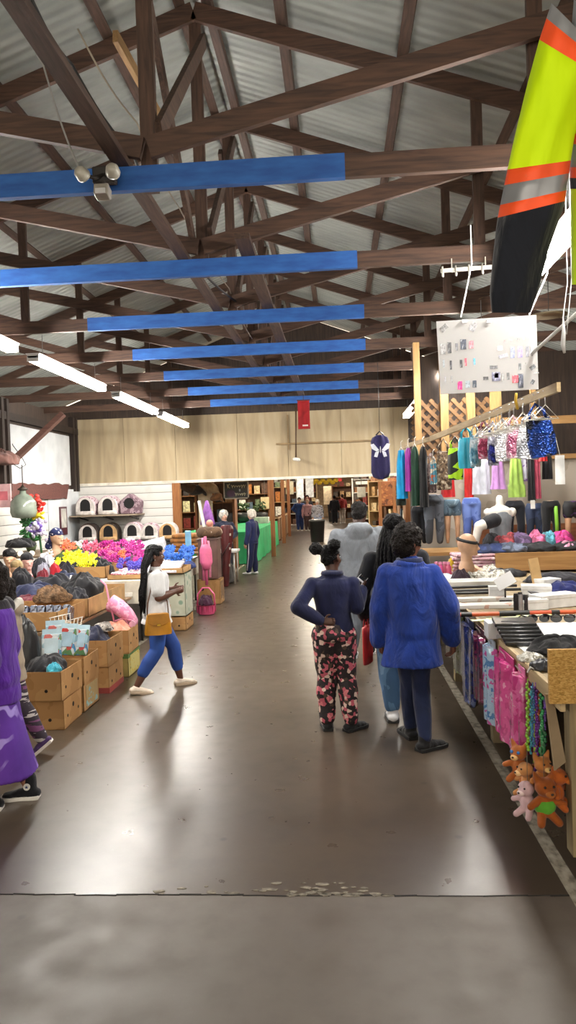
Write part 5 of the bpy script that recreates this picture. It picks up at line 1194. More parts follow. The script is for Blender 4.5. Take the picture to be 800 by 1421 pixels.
# clothes folded on the ledge
FC = [('dark blue folded jeans at the left end of the ledge', 680, 762, '1f2c52', .24), ('grey-blue folded jeans in the middle of the ledge', 712, 764, '4a5264', .2), ('black folded trousers beside the grey-blue jeans', 745, 763, '16171c', .22), ('black folded skirt at the right end of the ledge', 790, 764, '141417', .22),
      ('red and grey folded top on the ledge stack', 700, 752, '7d2e34', .16), ('pink folded top toward the right of the ledge', 745, 755, 'b0587a', .12), ('teal folded top beside the pink one', 762, 755, '4f8a9a', .09), ('hot pink folded garment at the right of the ledge', 780, 752, 'b8387a', .15), ('pale pink folded garment under the hot pink one', 790, 758, 'c98aa4', .14), ('black buckled belts heaped by the bent white leg', 682, 752, '1a1a1e', .1), ('purple grey folded top behind the red one', 722, 750, '5d4a6a', .14)]
for k, (lab, px, py, col, rr) in enumerate(FC):
    Y = 8.75 if py > 757 else 8.95
    c = at(px, py, Y); heap('folded_garment', lab, 'clothes', (c.x, Y, 1.122), rr, .15, .1 if py > 757 else .2, patches([(0, sh(col, .8)), (.5, sh(col, 1.15)), (.66, sh(col, 1.5))], 10, .85, 'noise'), seed=120+k, group='clothes folded on the ledge')

# --- goods on the counter
def bx(nm, lab, cat, px, py, dims, m, rz=0, z=None, bev=.003, rot=None, grp=None):
    c = fl(px, py, CZ); o = MB().box((0, 0, 0), dims).build(nm, m, None, (c.x, c.y, CZ+dims[2]/2+.001 if z is None else z), R(rz), bevel=bev, label=lab, cat=cat, group=grp)
    if rot: o.rotation_euler = tuple(R(a) for a in rot)
    return o
def pile(nm, lab, cat, px, py, rx, ry, h, m, seed=0, z=CZ, grp=None):
    c = fl(px, py, z); return heap(nm, lab, cat, (c.x, c.y, z+.001), rx, ry, h, m, seed=seed, group=grp)
WPAPER = plain('d9d9d8', .6)
for k in range(6):
    c = fl(612, 790, CZ); o = MB().box((0, 0, 0), (.55-.02*k, .4, .035)).build('folded_cloth', patches([(0, '7a5560'), (.4, 'b08a94'), (.55, 'c9b4b8'), (.7, '6a4850')], 16, .85, 'noise'), None, (1.5+.01*(k % 2), 8.75, CZ+.02+.037*k), R(rnd.uniform(-5, 5)), bevel=.015, label='dusty pink striped folded cloth, layer %s, in the stack on the counter' % ['one at the bottom', 'two', 'three', 'four', 'five', 'six on top'][k], cat='cloth', group='stack of pink striped cloths')
def bottle(lab, px, py, col, capc, h=.16, r_=.035, grp='pink bottles on the counter'):
    c = fl(px, py, CZ); r = thing('bottle', lab, 'bottle', (c.x, c.y, CZ+.001), 0, grp)
    b = MB(); b.lathe([(r_*.9, 0), (r_, .01), (r_, h*.65), (r_*.5, h*.8), (r_*.5, h*.84)], (0, 0, 0), 16); b.build('bottle_body', plain(col, .25, coat=.5), r, smooth=50)
    b = MB(); b.lathe([(r_*.6, h*.84), (r_*.6, h), (.004, h+.002)], (0, 0, 0), 14); b.build('cap', plain(capc, .4), r, smooth=50)
for k, (px, col, lab) in enumerate([(606, 'b03a66', 'left'), (612, 'c84a86', 'second'), (618, '9c2c50', 'third'), (623, 'c9527a', 'right')]): bottle('dark pink toy bottle, %s of the four behind the blue jacket' % lab, px, 800, col, 'd98ab0')
pile('yellow_toy', 'yellow and black toy beside the banded display head', 'toy', 629, 796, .07, .07, .16, patches([(0, 'c9a818'), (.6, '1a1a18')], 9, .5, 'noise'), 151)
r = head_form('bald pale display head wearing a dark headband, on the counter', 649, 766, 8.0, 1.15, None, rz=R(70)); r.location.z = CZ+.22*1.15+.01
b = MB(); b.lathe([(.083, -.012), (.09, 0), (.083, .014)], (0, 0, 0), 24); o = b.build('dark_headband', plain('16161a', .6), r, (0, 0, .13), smooth=180); o.scale = (.95, 1.13, 1); o.rotation_euler = (R(14), 0, 0)
c = fl(668, 800, CZ); r = thing('hand_mannequin', 'pale mannequin hand lying open on the counter by the display head', 'mannequin', (c.x, c.y, CZ+.06), R(60))
b = MB(); b.cap((0, -.16, -.02), (0, -.02, 0), .03, .026); b.cap((0, 0, 0), (0, .08, .03), .03, .034, sx=1.5, side=(1, 0, 0))
for o_, L in ((-.032, .07), (-.011, .085), (.011, .08), (.032, .06)): b.cap((o_, .085, .03), (o_*1.25, .085+L*.5, .055), .01, .009, 8); b.cap((o_*1.25, .085+L*.5, .055), (o_*1.35, .085+L, .065), .009, .008, 8)
b.cap((-.035, .02, .02), (-.075, .06, .05), .012, .01, 8)
blob(b, 'hand', plain('d0a68a', .5), r, .005, 3)
CLR = patches([(0, 'a8a69c'), (.4, 'c2c0b8'), (.55, '8d8a7c'), (.68, 'd2d1cc')], 22, .2, 'noise', .5, .7)
for k, (px, py, rx) in enumerate([(648, 806, .11), (668, 806, .12), (690, 806, .12), (652, 795, .1), (680, 797, .1)]): pile('clear_packet', 'clear plastic packet heaped in front of the mannequin hand', 'packet', px, py, rx, .09, .1, CLR, 155+k, grp='clear packets on the counter')
pile('blue_packets', 'pale blue packaged goods next to the blue jacket', 'packet', 615, 806, .16, .12, .07, patches([(0, '8fb4c4'), (.5, 'c4d0d6'), (.66, '5a8aa4')], 16, .3, 'noise', .3, .5), 163)
pile('dark_pouch', 'dark plum pouch leaning behind the white tray', 'pouch', 640, 808, .1, .07, .12, fabric('3a2c38'), 164)
bx('white_tray', 'long white tray with small printed marks across the counter', 'tray', 650, 812, (.8, .3, .05), patches([(0, 'd3d2ce'), (.62, 'c2c2bf'), (.7, 'a39a96')], 9, .5, 'noise', .02))
for k, (px, py, L, lab) in enumerate([(655, 818, .85, 'thin black rod lying across the counter, back one'), (660, 823, .9, 'thin black rod lying across the counter, middle one'), (640, 827, .6, 'thin black rod lying across the counter, front one')]):
    c = fl(px, py, CZ); r = thing('black_rod', lab, 'rod', (c.x, c.y, CZ+.025), R(2-k), 'black rods on the counter')
    b = MB(); b.cyl((-L/2, 0, 0), (L/2, 0, 0), .014, n=10); b.build('shaft', plain('17171a', .4), r, smooth=50); b = MB(); b.cyl((-L/2, 0, 0), (-L/2+.14, 0, 0), .022, n=12); b.build('grip', plain('0f0f11', .7), r, smooth=50)
bx('white_card_box', 'flat white boxes in a row, back row of the middle counter', 'box', 660, 834, (.9, .12, .03), patches([(0, 'd8d6d2'), (.6, 'cbb9ae')], 8, .5, 'noise', .02))
bx('white_card_box', 'flat white box with pink edge, front row of the middle counter', 'box', 668, 843, (.95, .16, .03), patches([(0, 'dcdad6'), (.62, 'd0a898')], 7, .5, 'noise', .02))
c = fl(697, 856, CZ); r = thing('toy_rod', 'orange and black long tube lying across the counter', 'rod', (c.x, c.y, CZ+.024), R(1))
for k, (x0, x1, col, rr) in enumerate([(-.55, -.3, 'c0542c', .016), (-.3, -.22, '17171a', .018), (-.22, -.02, 'c85a30', .016), (-.02, .2, '141416', .021), (.2, .36, 'b84a2c', .016), (.36, .42, '17171a', .018), (.42, .56, 'c0542c', .016)]):
    b = MB(); b.cyl((x0, 0, 0), (x1, 0, 0), rr, n=12); b.build('orange_section' if col[0] != '1' else 'black_section', plain(col, .4), r, smooth=50)
def box_open(lab, px, py, w, d, h, rz, m=WPAPER, tilt=0):
    c = fl(px, py, CZ); r = thing('white_box', lab, 'box', (c.x, c.y, CZ+.003), R(rz), 'white boxes on the counter'); r.rotation_euler = (R(tilt), 0, R(rz))
    b = MB(); b.span((-w/2, -d/2, 0), (w/2, d/2, h)); b.build('box_body', m, r, bevel=.003); b = MB(); b.span((-w/2-.002, -d/2-.002, h*.72), (w/2+.002, d/2+.002, h+.003)); b.build('lid', m, r, bevel=.003)
for k, (lab, px, py, w, d, h, rz) in enumerate([('white box angled across the right of the counter, largest', 770, 842, .36, .16, .1, 24), ('white box tucked behind the largest angled one', 745, 832, .24, .16, .12, -12), ('small white box in front of the largest angled one', 740, 846, .2, .12, .08, 10), ('white box standing by the cardboard stand', 760, 822, .2, .14, .12, 30), ('small white carton with grey front beside the black stand', 690, 830, .13, .1, .1, -6)]): box_open(lab, px, py, w, d, h, rz)
c = fl(745, 822, CZ); b = MB(); b.box((0, 0, 0), (.09, .02, .3)); o = b.build('cardboard_stand', plain('a8895c', .8), None, (c.x, c.y, CZ+.16), R(10), label='upright tan cardboard strip standing among the white boxes', cat='cardboard'); o.rotation_euler = (R(-8), R(-7), R(10))
for k, (px, h_, col, lab) in enumerate([(717, .12, '2a2a2e', 'left'), (723, .13, 'b9b9bd', 'middle'), (730, .11, '3a3a40', 'right')]):
    c = fl(px, 848, CZ); r = thing('small_can', '%s of the three small dark and silver tubes on the counter' % lab, 'tube', (c.x, c.y, CZ+.001), 0, 'small tubes on the counter')
    b = MB(); b.cyl((0, 0, 0), (0, 0, h_), .02); b.build('tube_body', plain(col, .25, .6), r, smooth=50); b = MB(); b.cyl((0, 0, h_), (0, 0, h_+.015), .017); b.build('cap', plain('17171a', .4), r, smooth=50)
for k in range(4):
    bx('card_strip', 'black and white striped card fanned in front of the cardboard stand', 'card', 738+5*k, 838-3*k, (.12, .05, .008), patches([(0, 'd9d9d9'), (.5, '1c1c1f')], 9, .4, 'cell', 0, 0, (.1, 1, 1)), 20+12*k, CZ+.06+.012*k, rot=(20, 10, 20+12*k), grp='striped cards')
c = fl(702, 834, CZ); r = thing('card_holder', 'black and white tilted display card on a small black stand', 'display stand', (c.x, c.y, CZ), R(-10))
b = MB(); b.box((0, 0, .006), (.1, .1, .012)); b.box((0, 0, .07), (.015, .015, .13)); b.build('stand', plain('151517', .5), r); b = MB(); b.box((0, -.01, .17), (.16, .012, .11), (R(-25), R(-30), 0)); b.build('card', patches([(0, 'd5d5d6'), (.6, '1f1f24')], 5, .4, 'cell'), r)
pile('dark_straps', 'black straps and buckles heaped below the ledge', 'straps', 700, 800, .22, .12, .08, plain('17171b', .5), 171)
pile('navy_garment', 'navy garment lying at the right edge of the counter', 'clothes', 778, 822, .2, .14, .1, fabric('1e2558'), 172)
pile('navy_garment', 'dark grey garment below the ledge at the right', 'clothes', 770, 808, .3, .12, .1, fabric('2a2a30'), 173)
# white sheets with green and yellow tickets
b = MB(); b.span((1.04, 4.35, CZ+.002), (2.3, 5.35, CZ+.006)); b.build('white_sheet', WPAPER, None, label='large white paper sheet spread over the near half of the counter', cat='paper')
bx('white_sheet', 'second white paper sheet spread nearer the chipboard panel', 'paper', 800, 892, (.6, .42, .004), WPAPER, 4, CZ+.008)
TK = patches([(0, 'd6d6c6'), (.5, 'c9cf9a'), (.62, 'd8d24a'), (.8, 'dcdcd6')], 22, .5, 'noise', 0)
for k in range(5): bx('ticket_card', 'pale green and yellow ticket card in the row on the white sheet', 'card', 668+21*k, 863-2*k, (.14, .06, .006), TK, 3, CZ+.012, grp='ticket cards')
bx('white_carton', 'small white carton standing at the counter edge behind the black cases', 'box', 693, 884, (.16, .14, .1), patches([(0, 'd0d2d6'), (.6, 'b4b8c0')], 6, .5, 'noise', .02))
BK = plain('17181b', .3, coat=.3)
for k in range(6):
    c = fl(729, 893, CZ); r = thing('black_case', 'flat black case, number %s from the bottom of the fanned stack' % ['one', 'two', 'three', 'four', 'five', 'six'][k], 'case', (c.x-.01-.006*k, c.y-.05+.03*k, CZ+.03+.017*k), R(-4), 'stack of black cases'); r.rotation_euler = (R(6), 0, R(-4))
    b = MB(); b.box((0, 0, 0), (.25, .15, .022)); b.build('case_body', BK, r, bevel=.004); b = MB(); b.box((0, -.02, .0125), (.16, .012, .003)); b.build('ridge', plain('2c2d32', .3), r); b = MB(); b.box((0, -.076, 0), (.04, .004, .012)); b.build('latch', plain('3a3a40', .3, .5), r)
def glasses(lab, px, py, rz):
    c = fl(px, py, CZ); r = thing('sunglasses', lab, 'sunglasses', (c.x, c.y, CZ+.04), R(rz), 'sunglasses on the white sheet'); m = plain('111113', .15, coat=.6)
    for s in (-1, 1):
        b = MB(); b.ell((s*.035, 0, 0), (.032, .006, .024)); b.build('lens', m, r, smooth=180); b = MB(); b.tube([(s*.066, 0, .01), (s*.07, .07, .008), (s*.068, .13, -.02)], .004, 6); b.build('temple_arm', m, r, smooth=180)
    b = MB(); b.tube([(-.01, -.003, .01), (0, -.006, .013), (.01, -.003, .01)], .004, 6); b.build('bridge', m, r, smooth=180); r.scale = (1.25, 1.25, 1.25)
glasses('black sunglasses on the left of the white sheet', 748, 866, 10); glasses('black sunglasses beside the other pair, farther right', 782, 866, -8)
pile('black_cloth', 'crumpled black cloth by the chipboard panel', 'cloth', 778, 908, .18, .12, .1, fabric('141417'), 181)
pile('clear_packet', 'clear plastic packet crumpled in front of the black cases', 'packet', 738, 918, .07, .06, .05, CLR, 182, grp=None)
pile('dark_packet', 'dark grey pouch at the counter corner beside the chipboard', 'pouch', 757, 930, .07, .06, .06, plain('2a2c32', .4), 183)
b = MB(); b.tube([(.985, 3.95, CZ+.015), (.965, 3.97, CZ+.02), (.95, 3.98, CZ-.01)], .006, 6); b.build('white_cable_tie', plain('dcdcd6', .4), None, smooth=180, label='white cable tie through the counter edge', cat='tie')

# --- toy bags hung under the counter edge
def film(stops, sc=13): return patches(stops, sc, .22, 'noise', .45, .8)
BG = [('thin pink wrapped toy bag, nearest of the bags under the counter', 4.05, 4.24, .42, film([(0, 'b83a7c'), (.45, 'd0609a'), (.6, 'e0a0bc'), (.72, 'a02868')])),
      ('large hot pink wrapped doll bag under the counter edge', 4.27, 4.78, .37, film([(0, 'b02270'), (.42, 'c93a86'), (.58, 'd98ab0'), (.68, '8c1a58')])),
      ('blue and pink wrapped doll bag beside the hot pink one', 4.8, 5.1, .34, film([(0, '4a78a8'), (.42, '9ab4cc'), (.55, 'b04a8c'), (.7, 'c9a070')])),
      ('maroon wrapped toy bag in the middle of the row', 5.12, 5.52, .38, film([(0, '4a1a34'), (.45, '74284c'), (.62, 'a06a88'), (.72, '2c1420')])),
      ('dark blue wrapped toy bag under the counter', 5.56, 6.02, .24, film([(0, '151c4a'), (.45, '2a3578'), (.62, '6a78a8'), (.74, '12142a')])),
      ('dark olive wrapped toy bag, farthest of the row', 6.05, 6.45, .36, film([(0, '23281c'), (.45, '4a5230'), (.62, '8d9a6a'), (.74, '15160f')])),
      ('dim brown wrapped toy bag behind the olive one', 6.5, 6.9, .4, film([(0, '2a221c'), (.5, '4d4034'), (.68, '7a6a58')]))]
for k, (lab, y0, y1, zb, m) in enumerate(BG):
    r = thing('toy_bag', lab, 'toy bag', (.955, (y0+y1)/2, zb), R(90), 'wrapped toy bags under the counter'); w = (y1-y0)/2; h = .87-zb
    b = MB(); b.sheet([(0, -w*.8, w*.8), (.03, -w*.95, w*.95), (h*.35, -w, w), (h*.6, -w*.93, w*.97), (h*.85, -w*.95, w*.9), (h*.93, -w*.8, w*.8)], .07, 14, .012, 2.2, k*1.7); b.build('plastic_bag', m, r, smooth=70)
    b = MB(); b.box((0, -.005, h*.93), (w*1.5, .006, .09)); b.build('header_card', plain(['d070a0', 'a82a6a', '8d949c', '5a3a40', '20264a', '3a3a2c', '3a3028'][k], .5), r); b = MB(); b.tube([(0, 0, h*.95), (.0, .01, h+.0), (.0, .03, h+.02)], .004, 5); b.build('hook', plain('c9c9c9', .3, .7), r)
    if k < 4:
        b = MB(); b.ell((0, -.05, h*.55), (w*.35, .025, w*.35)); b.ell((0, -.045, h*.3), (w*.5, .025, h*.2)); b.build('toy_inside', plain(['d98ab4', 'd6a48c', '9ab0c9', '8a4a60'][k], .4, coat=.6), r, smooth=180)
# bead strings and garlands at the near end
for k, (px, y0, y1, col, rr) in enumerate([(733, 950, 1040, '7aa82c', .012), (740, 955, 1035, '2c5a8c', .011), (744, 955, 1050, '7a3a9c', .012), (749, 960, 1045, 'b0563a', .010), (752, 965, 1050, '2f8a52', .013), (757, 965, 1040, '6a4aa0', .011), (741, 985, 1060, 'a9c24a', .010), (747, 1000, 1075, '8a4ab0', .013), (755, 1010, 1065, '1f6a40', .014), (738, 960, 1045, '3a8aa0', .010)]):
    lab = '%s bead string hanging at the near end of the counter' % ['lime green', 'navy blue', 'purple', 'rust orange', 'emerald', 'violet', 'yellow-green', 'lilac', 'dark green', 'teal'][k]
    P0, P1 = at(px, y0, 3.85+.02*(k % 4)), at(px+rnd.uniform(-3, 3), y1, 3.85+.02*(k % 4)); b = MB(); n = 24
    for j in range(n+1):
        p_ = P0.lerp(P1, j/n)+V((rnd.uniform(-.006, .006), 0, 0)); b.ell(p_, (rr*.72, rr*.72, rr*.85), (0, 0, 0), 8, 6)
    b.tube([P0+V((0, 0, .03)), P0, P1], .003, 5); b.build('bead_string', plain(col, .25, coat=.6, var=.25, ns=40), None, smooth=180, label=lab, cat='bead string', group='bead strings')
def plush(lab, px, py, Y, s, body, head, muz, rz=0, ears=True, blue=False, shirt=None):
    s *= .8; c = at(px, 1035+(py-1045)*.9+8, Y); r = thing('soft_toy', lab, 'soft toy', c, R(rz), 'soft toys hung under the counter')
    b = MB(); b.ell((0, 0, -.05*s), (.05*s, .045*s, .06*s)); b.ell((0, -.015*s, .045*s), (.052*s, .048*s, .046*s)); b.ell((0, -.06*s, .035*s), (.025*s, .022*s, .02*s))
    for sx in (-1, 1):
        b.cap((sx*.035*s, -.01*s, -.02*s), (sx*.085*s, -.03*s, -.04*s), .02*s, .017*s); b.cap((sx*.025*s, -.02*s, -.09*s), (sx*.045*s, -.06*s, -.115*s), .023*s, .02*s)
        if ears: b.cap((sx*.035*s, 0, .08*s), (sx*.05*s, 0, .115*s), .02*s, .008*s)
    b.cap((0, .04*s, -.08*s), (.05*s, .09*s, -.05*s), .014*s, .012*s)
    blob(b, 'body', fabric(body), r, .006, 2)
    b = MB(); b.ell((0, -.07*s, .03*s), (.024*s, .02*s, .018*s)); b.build('muzzle', fabric(muz), r, smooth=180)
    for sx in (-1, 1):
        b = MB(); b.ell((sx*.022*s, -.06*s, .06*s), (.01*s if blue else .006*s,)*3); b.build('eye', plain('2f6aa8' if blue else '101012', .2), r, smooth=180)
    b = MB(); b.ell((0, -.09*s, .036*s), (.008*s, .005*s, .006*s)); b.build('nose', plain('2a1a16', .3), r, smooth=180)
    if shirt: b = MB(); b.ell((0, 0, -.05*s), (.055*s, .05*s, .048*s)); b.build('shirt', fabric(shirt), r, smooth=180)
    b = MB(); b.tube([(0, 0, .09*s), (0, 0, .2)], .0016, 5); b.build('hanging_loop', plain('5a5a50'), r)
plush('orange cat soft toy with blue eyes, highest of the hanging soft toys', 722, 1057, 3.92, 1.05, '9a5626', 0, 'c9a06a', -40, True, True)
plush('tan soft toy hanging below the orange cat', 733, 1083, 3.85, 1.0, 'b98250', 0, 'd2ac7c', -70, False)
plush('yellow-brown soft toy with a dark nose hanging in the middle', 752, 1075, 3.8, 1.05, 'b0703a', 0, 'c9a468', 20, True)
plush('pale pink dog soft toy, lowest on the left', 733, 1112, 3.78, 1.0, 'b89a9e', 0, 'c9b2b2', -50, False)
plush('orange bear soft toy in a lime green shirt, lowest', 756, 1112, 3.72, 1.25, '8c4818', 0, '9c5a26', 10, True, False, '4f8f2a')
plush('dark orange soft toy at the right of the hanging group', 772, 1095, 3.75, 1.1, 'a0501c', 0, 'b06428', 60, True)

# ================================================================== POSTER, JACKET, CEILING FITTINGS
pt_ = NT('backlit_paper'); pt_.set('Base Color', 'f4f5f6'); pt_.set('Roughness', .6); tr_ = pt_.node('ShaderNodeBsdfTranslucent'); tr_.inputs[0].default_value = lin('fbfbfb'); mx_ = pt_.node('ShaderNodeMixShader'); mx_.inputs[0].default_value = .8
pt_.l.new(pt_.b.outputs[0], mx_.inputs[1]); pt_.l.new(tr_.outputs[0], mx_.inputs[2]); pt_.l.new(mx_.outputs[0], pt_.n['Material Output'].inputs[0]); PAPER_ = pt_.m
PY = 5.0; p0, p1, p2, p3 = at(606, 446, PY), at(745, 437, PY), at(748, 540, PY), at(612, 547, PY)
r = thing('product_poster', 'white poster with rows of small product pictures hung over the right stall', 'poster', (0, 0, 0))
b = MB(); b.add([p0, p1, p2, p3]+[p+V((0, .006, 0)) for p in (p0, p1, p2, p3)], [(0, 1, 2, 3), (7, 6, 5, 4), (0, 4, 5, 1), (1, 5, 6, 2), (2, 6, 7, 3), (3, 7, 4, 0)]); b.build('sheet', glow('dcdde0', .35) if False else PAPER_, r, smooth=0)
ex = (p1-p0)/139; ez = (p3-p0)/103
def PP(u, v): return p0+ex*u+ez*v+V((0, -.004, 0))
pic = [(4, 12, 12, 8, -40, '6a6a6a'), (46, 10, 9, 14, 30, '77777a'), (3, 37, 8, 17, 0, '8a8a8c'), (13, 36, 6, 17, 0, '4a4a4e'), (24, 38, 4, 12, 0, '6a6a70'), (31, 33, 9, 16, 0, '3f4450'), (43, 36, 7, 12, 0, 'a8707a'), (5, 60, 3, 12, 0, '8d949a'), (15, 62, 3, 14, 0, '3c3c44'), (29, 62, 4, 12, 0, '3c3c40'), (36, 60, 3, 12, 0, 'c04a5c'), (48, 61, 3, 10, 0, '5a9cc0'),
       (6, 84, 3, 9, 0, '9a9aa0'), (15, 84, 3, 10, 0, '8c8c90'), (24, 92, 7, 13, 0, 'c93a7a'), (35, 92, 7, 11, 0, '8a949c'), (45, 92, 6, 11, 0, '3c4450'), (70, 73, 12, 5, 0, '5a5a5e'), (72, 82, 13, 14, 0, '6a6a80'), (76, 84, 6, 7, 0, 'c0605a'), (60, 88, 8, 5, 0, '4a4a4c'), (86, 84, 3, 12, 0, '8a8a8c'), (93, 84, 4, 11, 0, '5a5a5c'), (100, 88, 10, 12, 0, 'c0505c'), (108, 86, 8, 22, 0, '4a4e5c'), (110, 72, 4, 10, 0, '55585c'), (82, 46, 8, 7, 0, 'b0a0a4'), (83, 58, 14, 5, -15, '8a8a98'),
       (100, 48, 6, 17, 0, '7a80a8'), (110, 48, 7, 17, 0, '8478b0'), (121, 48, 5, 17, 0, '6a6a72'), (128, 47, 3, 17, 0, '9a9aa0'), (92, 38, 3, 4, 0, '8a6a6c'), (101, 37, 3, 3, 0, '7a7a7a'), (110, 37, 4, 3, 0, '6a6a6c'), (118, 37, 3, 3, 0, '8a8a8c'), (126, 36, 3, 3, 0, '7a7a7c'), (125, 76, 9, 6, -35, '55585c'), (130, 86, 8, 2, 0, '8a8a8c'), (126, 96, 5, 7, 30, '4a4c50'), (119, 72, 2, 3, 0, '6a6a6a')]
for k, (u, v_, w, h, an, col) in enumerate(pic):
    c = PP(u+w/2, v_+h/2-6); b = MB(); s_ = 139*ex.length/139
    b.box((0, 0, 0), (w*s_*.9, .002, h*s_*.9*1.0)); o = b.build('printed_picture', patches([(0, sh(col, .8)), (.45, sh(col, 1.25)), (.62, 'c9c9cc')], 60, .5, 'noise', 0), r, c); o.rotation_euler = (0, R(an), 0)
for pa, pb in ((at(640, 440, PY), at(655, 366, 5.6)), (at(735, 437, PY), at(760, 380, 5.2))):
    b = MB(); b.tube([pa, pa.lerp(pb, .5), pb, V((pb.x, pb.y, ZB+.01))], .005, 5); b.build('hanging_string', plain('cfcfcf', .6), r)
for k in range(2):
    c = at(645+34*k, 446, 4.98); b = MB(); b.box((0, 0, 0), (.03, .02, .02)); b.build('binder_clip', plain('dddddd', .4), r, c)
# small white hook rail under the second truss
r = thing('hook_rail', 'small white rail of hooks under the second truss', 'hook rail', (0, 0, 0)); Y = 6.46
a_, c_ = at(612, 376, Y-.05), at(690, 370, Y-.05); b = MB(); b.beam(a_, c_, .02, .03); b.build('rail', plain('c9c6bc', .5), r)
for k in range(5):
    p_ = a_.lerp(c_, .03+.235*k); b = MB(); b.tube([p_+V((0, -.015, .03)), p_+V((0, -.015, -.05)), p_+V((0, -.04, -.06)), p_+V((0, -.045, -.035))], .007, 6); b.build('hook', plain('dcd9d0', .4), r, smooth=180)
for k in (0, 1): p_ = a_.lerp(c_, .2+.6*k); b = MB(); b.tube([p_, V((p_.x, p_.y, ZB+.02))], .005, 5); b.build('hanger_wire', plain('bdbab0', .4), r)
# strings knotted on the white rod
for dx, lab in ((783, 'white knotted string hanging below the white rod'), (790, 'thin white string holding up the white rod')):
    b = MB(); q = [at(dx+5, 392, 4.4), at(dx-1, 440, 4.4), at(dx, 462, 4.4), at(dx-1, 478, 4.4), at(dx+1, 490, 4.4)] if dx == 783 else [at(794, 385, 4.35), at(789, 440, 4.35), at(787, 464, 4.35)]
    q = [V((q[0].x, q[0].y, ZB+.1))]+q
    b.tube(q, [.003]*(len(q)-3)+[.012, .013, .007] if dx == 783 else .003, 6); b.build('string', plain('d8d8d8', .7), None, smooth=180, label=lab, cat='string')
b = MB(); b.lathe([(.0, .02), (.03, .03), (.17, .0), (.17, -.008), (.02, .01)], (0, 0, 0), 22); c = at(762, 437, 7.2); r = thing('hanging_pan_lamp', 'dim round ceiling lamp behind the white string', 'ceiling lamp', c, 0); b.build('shade', plain('8a7f6a', .4, .4), r, smooth=180); b = MB(); b.tube([(0, 0, .02), (0, 0, ZB-c.z+.02)], .004, 5); b.build('cord', plain('2a2622'), r)

# hi-vis jacket on a hanger
HV = NT('hi_vis_yellow'); HV.set('Base Color', HV.ramp(HV.noise(8, 4, HV.coord((1, 1, .5))), [(.3, 'b9dc00'), (.7, 'ccec10')])); HV.set('Roughness', .7); HV.bump(HV.noise(6, 3, HV.coord((1, 1, .5)), .8), .3, .04); HV.set('Specular IOR Level', .2)
OR_ = plain('e8501c', .6, var=.06); GR_ = plain('8a8c90', .35, .3, var=.08); BL_ = fabric('12161f')
JY = 1.72
def J2(px, py, d=0): return at(px, py, JY+d)
r = thing('hi_vis_jacket', 'hi-vis yellow and black jacket with orange and grey bands hanging at upper right', 'jacket', (0, 0, 0))
def slv(nm, m, st, ins=0.0, n=26, parent=None):
    b = MB(); Rg = []
    for (cx, cy, hw, dep, tilt) in st:
        ring = []
        for i in range(n):
            a = 2*math.pi*i/n; u = math.cos(a); v_ = math.sin(a)
            px = cx+hw*u; py = cy+tilt*u
            p_ = J2(px, py, dep*v_*(1+.0*u)+.006*math.sin(5*a+cy*.03)); ring.append(p_)
        Rg.append(ring)
    b.rings(Rg); o = b.build(nm, m, parent or r, smooth=70); return o
# sleeve axis stations: (cx, cy, half width px, half depth m, tilt px)
def stn(t):
    K = [(0, 792, 30, 26, .05, 26), (.12, 782, 75, 33, .06, 20), (.3, 770, 130, 38, .065, 12), (.5, 756, 190, 42, .065, -2), (.62, 746, 245, 45, .06, -8), (.76, 737, 296, 47, .058, -12), (.86, 724, 350, 40, .05, -10), (.95, 714, 405, 34, .045, -4), (1.0, 710, 434, 27, .038, 0)]
    for a, c in zip(K, K[1:]):
        if t <= c[0]: u = (t-a[0])/(c[0]-a[0]); return tuple(a[i]+(c[i]-a[i])*u for i in range(1, 6))
    return K[-1][1:]
def seg(nm, m, t0, t1, k=5): return slv(nm, m, [stn(t0+(t1-t0)*i/k) for i in range(k+1)])
seg('shoulder_band', GR_, -.0, .05, 2); seg('orange_shoulder_band', OR_, .05, .12, 2)
seg('yellow_sleeve', HV.m, .12, .585, 8); seg('orange_band', OR_, .585, .63, 2); seg('reflective_band', GR_, .63, .70, 3); seg('orange_band', OR_, .70, .745, 2); seg('black_forearm', BL_, .745, .945, 6); seg('black_cuff', BL_, .945, 1.0, 3)
# torso: hangs to the right of the sleeve, mostly outside the frame
def bodyseg(nm, m, y0, y1, x0a, x0b):
    b = MB(); Rg = []
    for k in range(6):
        u = k/5; z_ = y0+(y1-y0)*u; xl = x0a+(x0b-x0a)*u; ring = []
        for i in range(28):
            a = 2*math.pi*i/28; ring.append(J2(xl+150+150*math.cos(a), z_, .05+.085*math.sin(a)))
        Rg.append(ring)
    b.rings(Rg); return b.build(nm, m, r, smooth=70)
bodyseg('grey_yoke', GR_, -40, 60, 800, 792); bodyseg('orange_yoke_band', OR_, 60, 120, 792, 794); bodyseg('yellow_body', HV.m, 120, 185, 794, 793); bodyseg('orange_band', OR_, 185, 200, 793, 792); bodyseg('reflective_band', GR_, 200, 232, 792, 792); bodyseg('orange_band', OR_, 232, 247, 792, 791); bodyseg('black_body', BL_, 247, 262, 791, 792); bodyseg('yellow_hem', HV.m, 262, 395, 792, 794)
hg = J2(945, -60, .05); b = MB(); b.tube([J2(800, 10, .05), J2(870, -30, .05), hg, J2(1020, -30, .05), J2(1090, 10, .05)], .008, 6); b.tube([hg, hg+V((0, 0, .12)), V((hg.x, hg.y, ZB+.9))], .004, 6); b.build('hanger', M_hang, r, smooth=180)

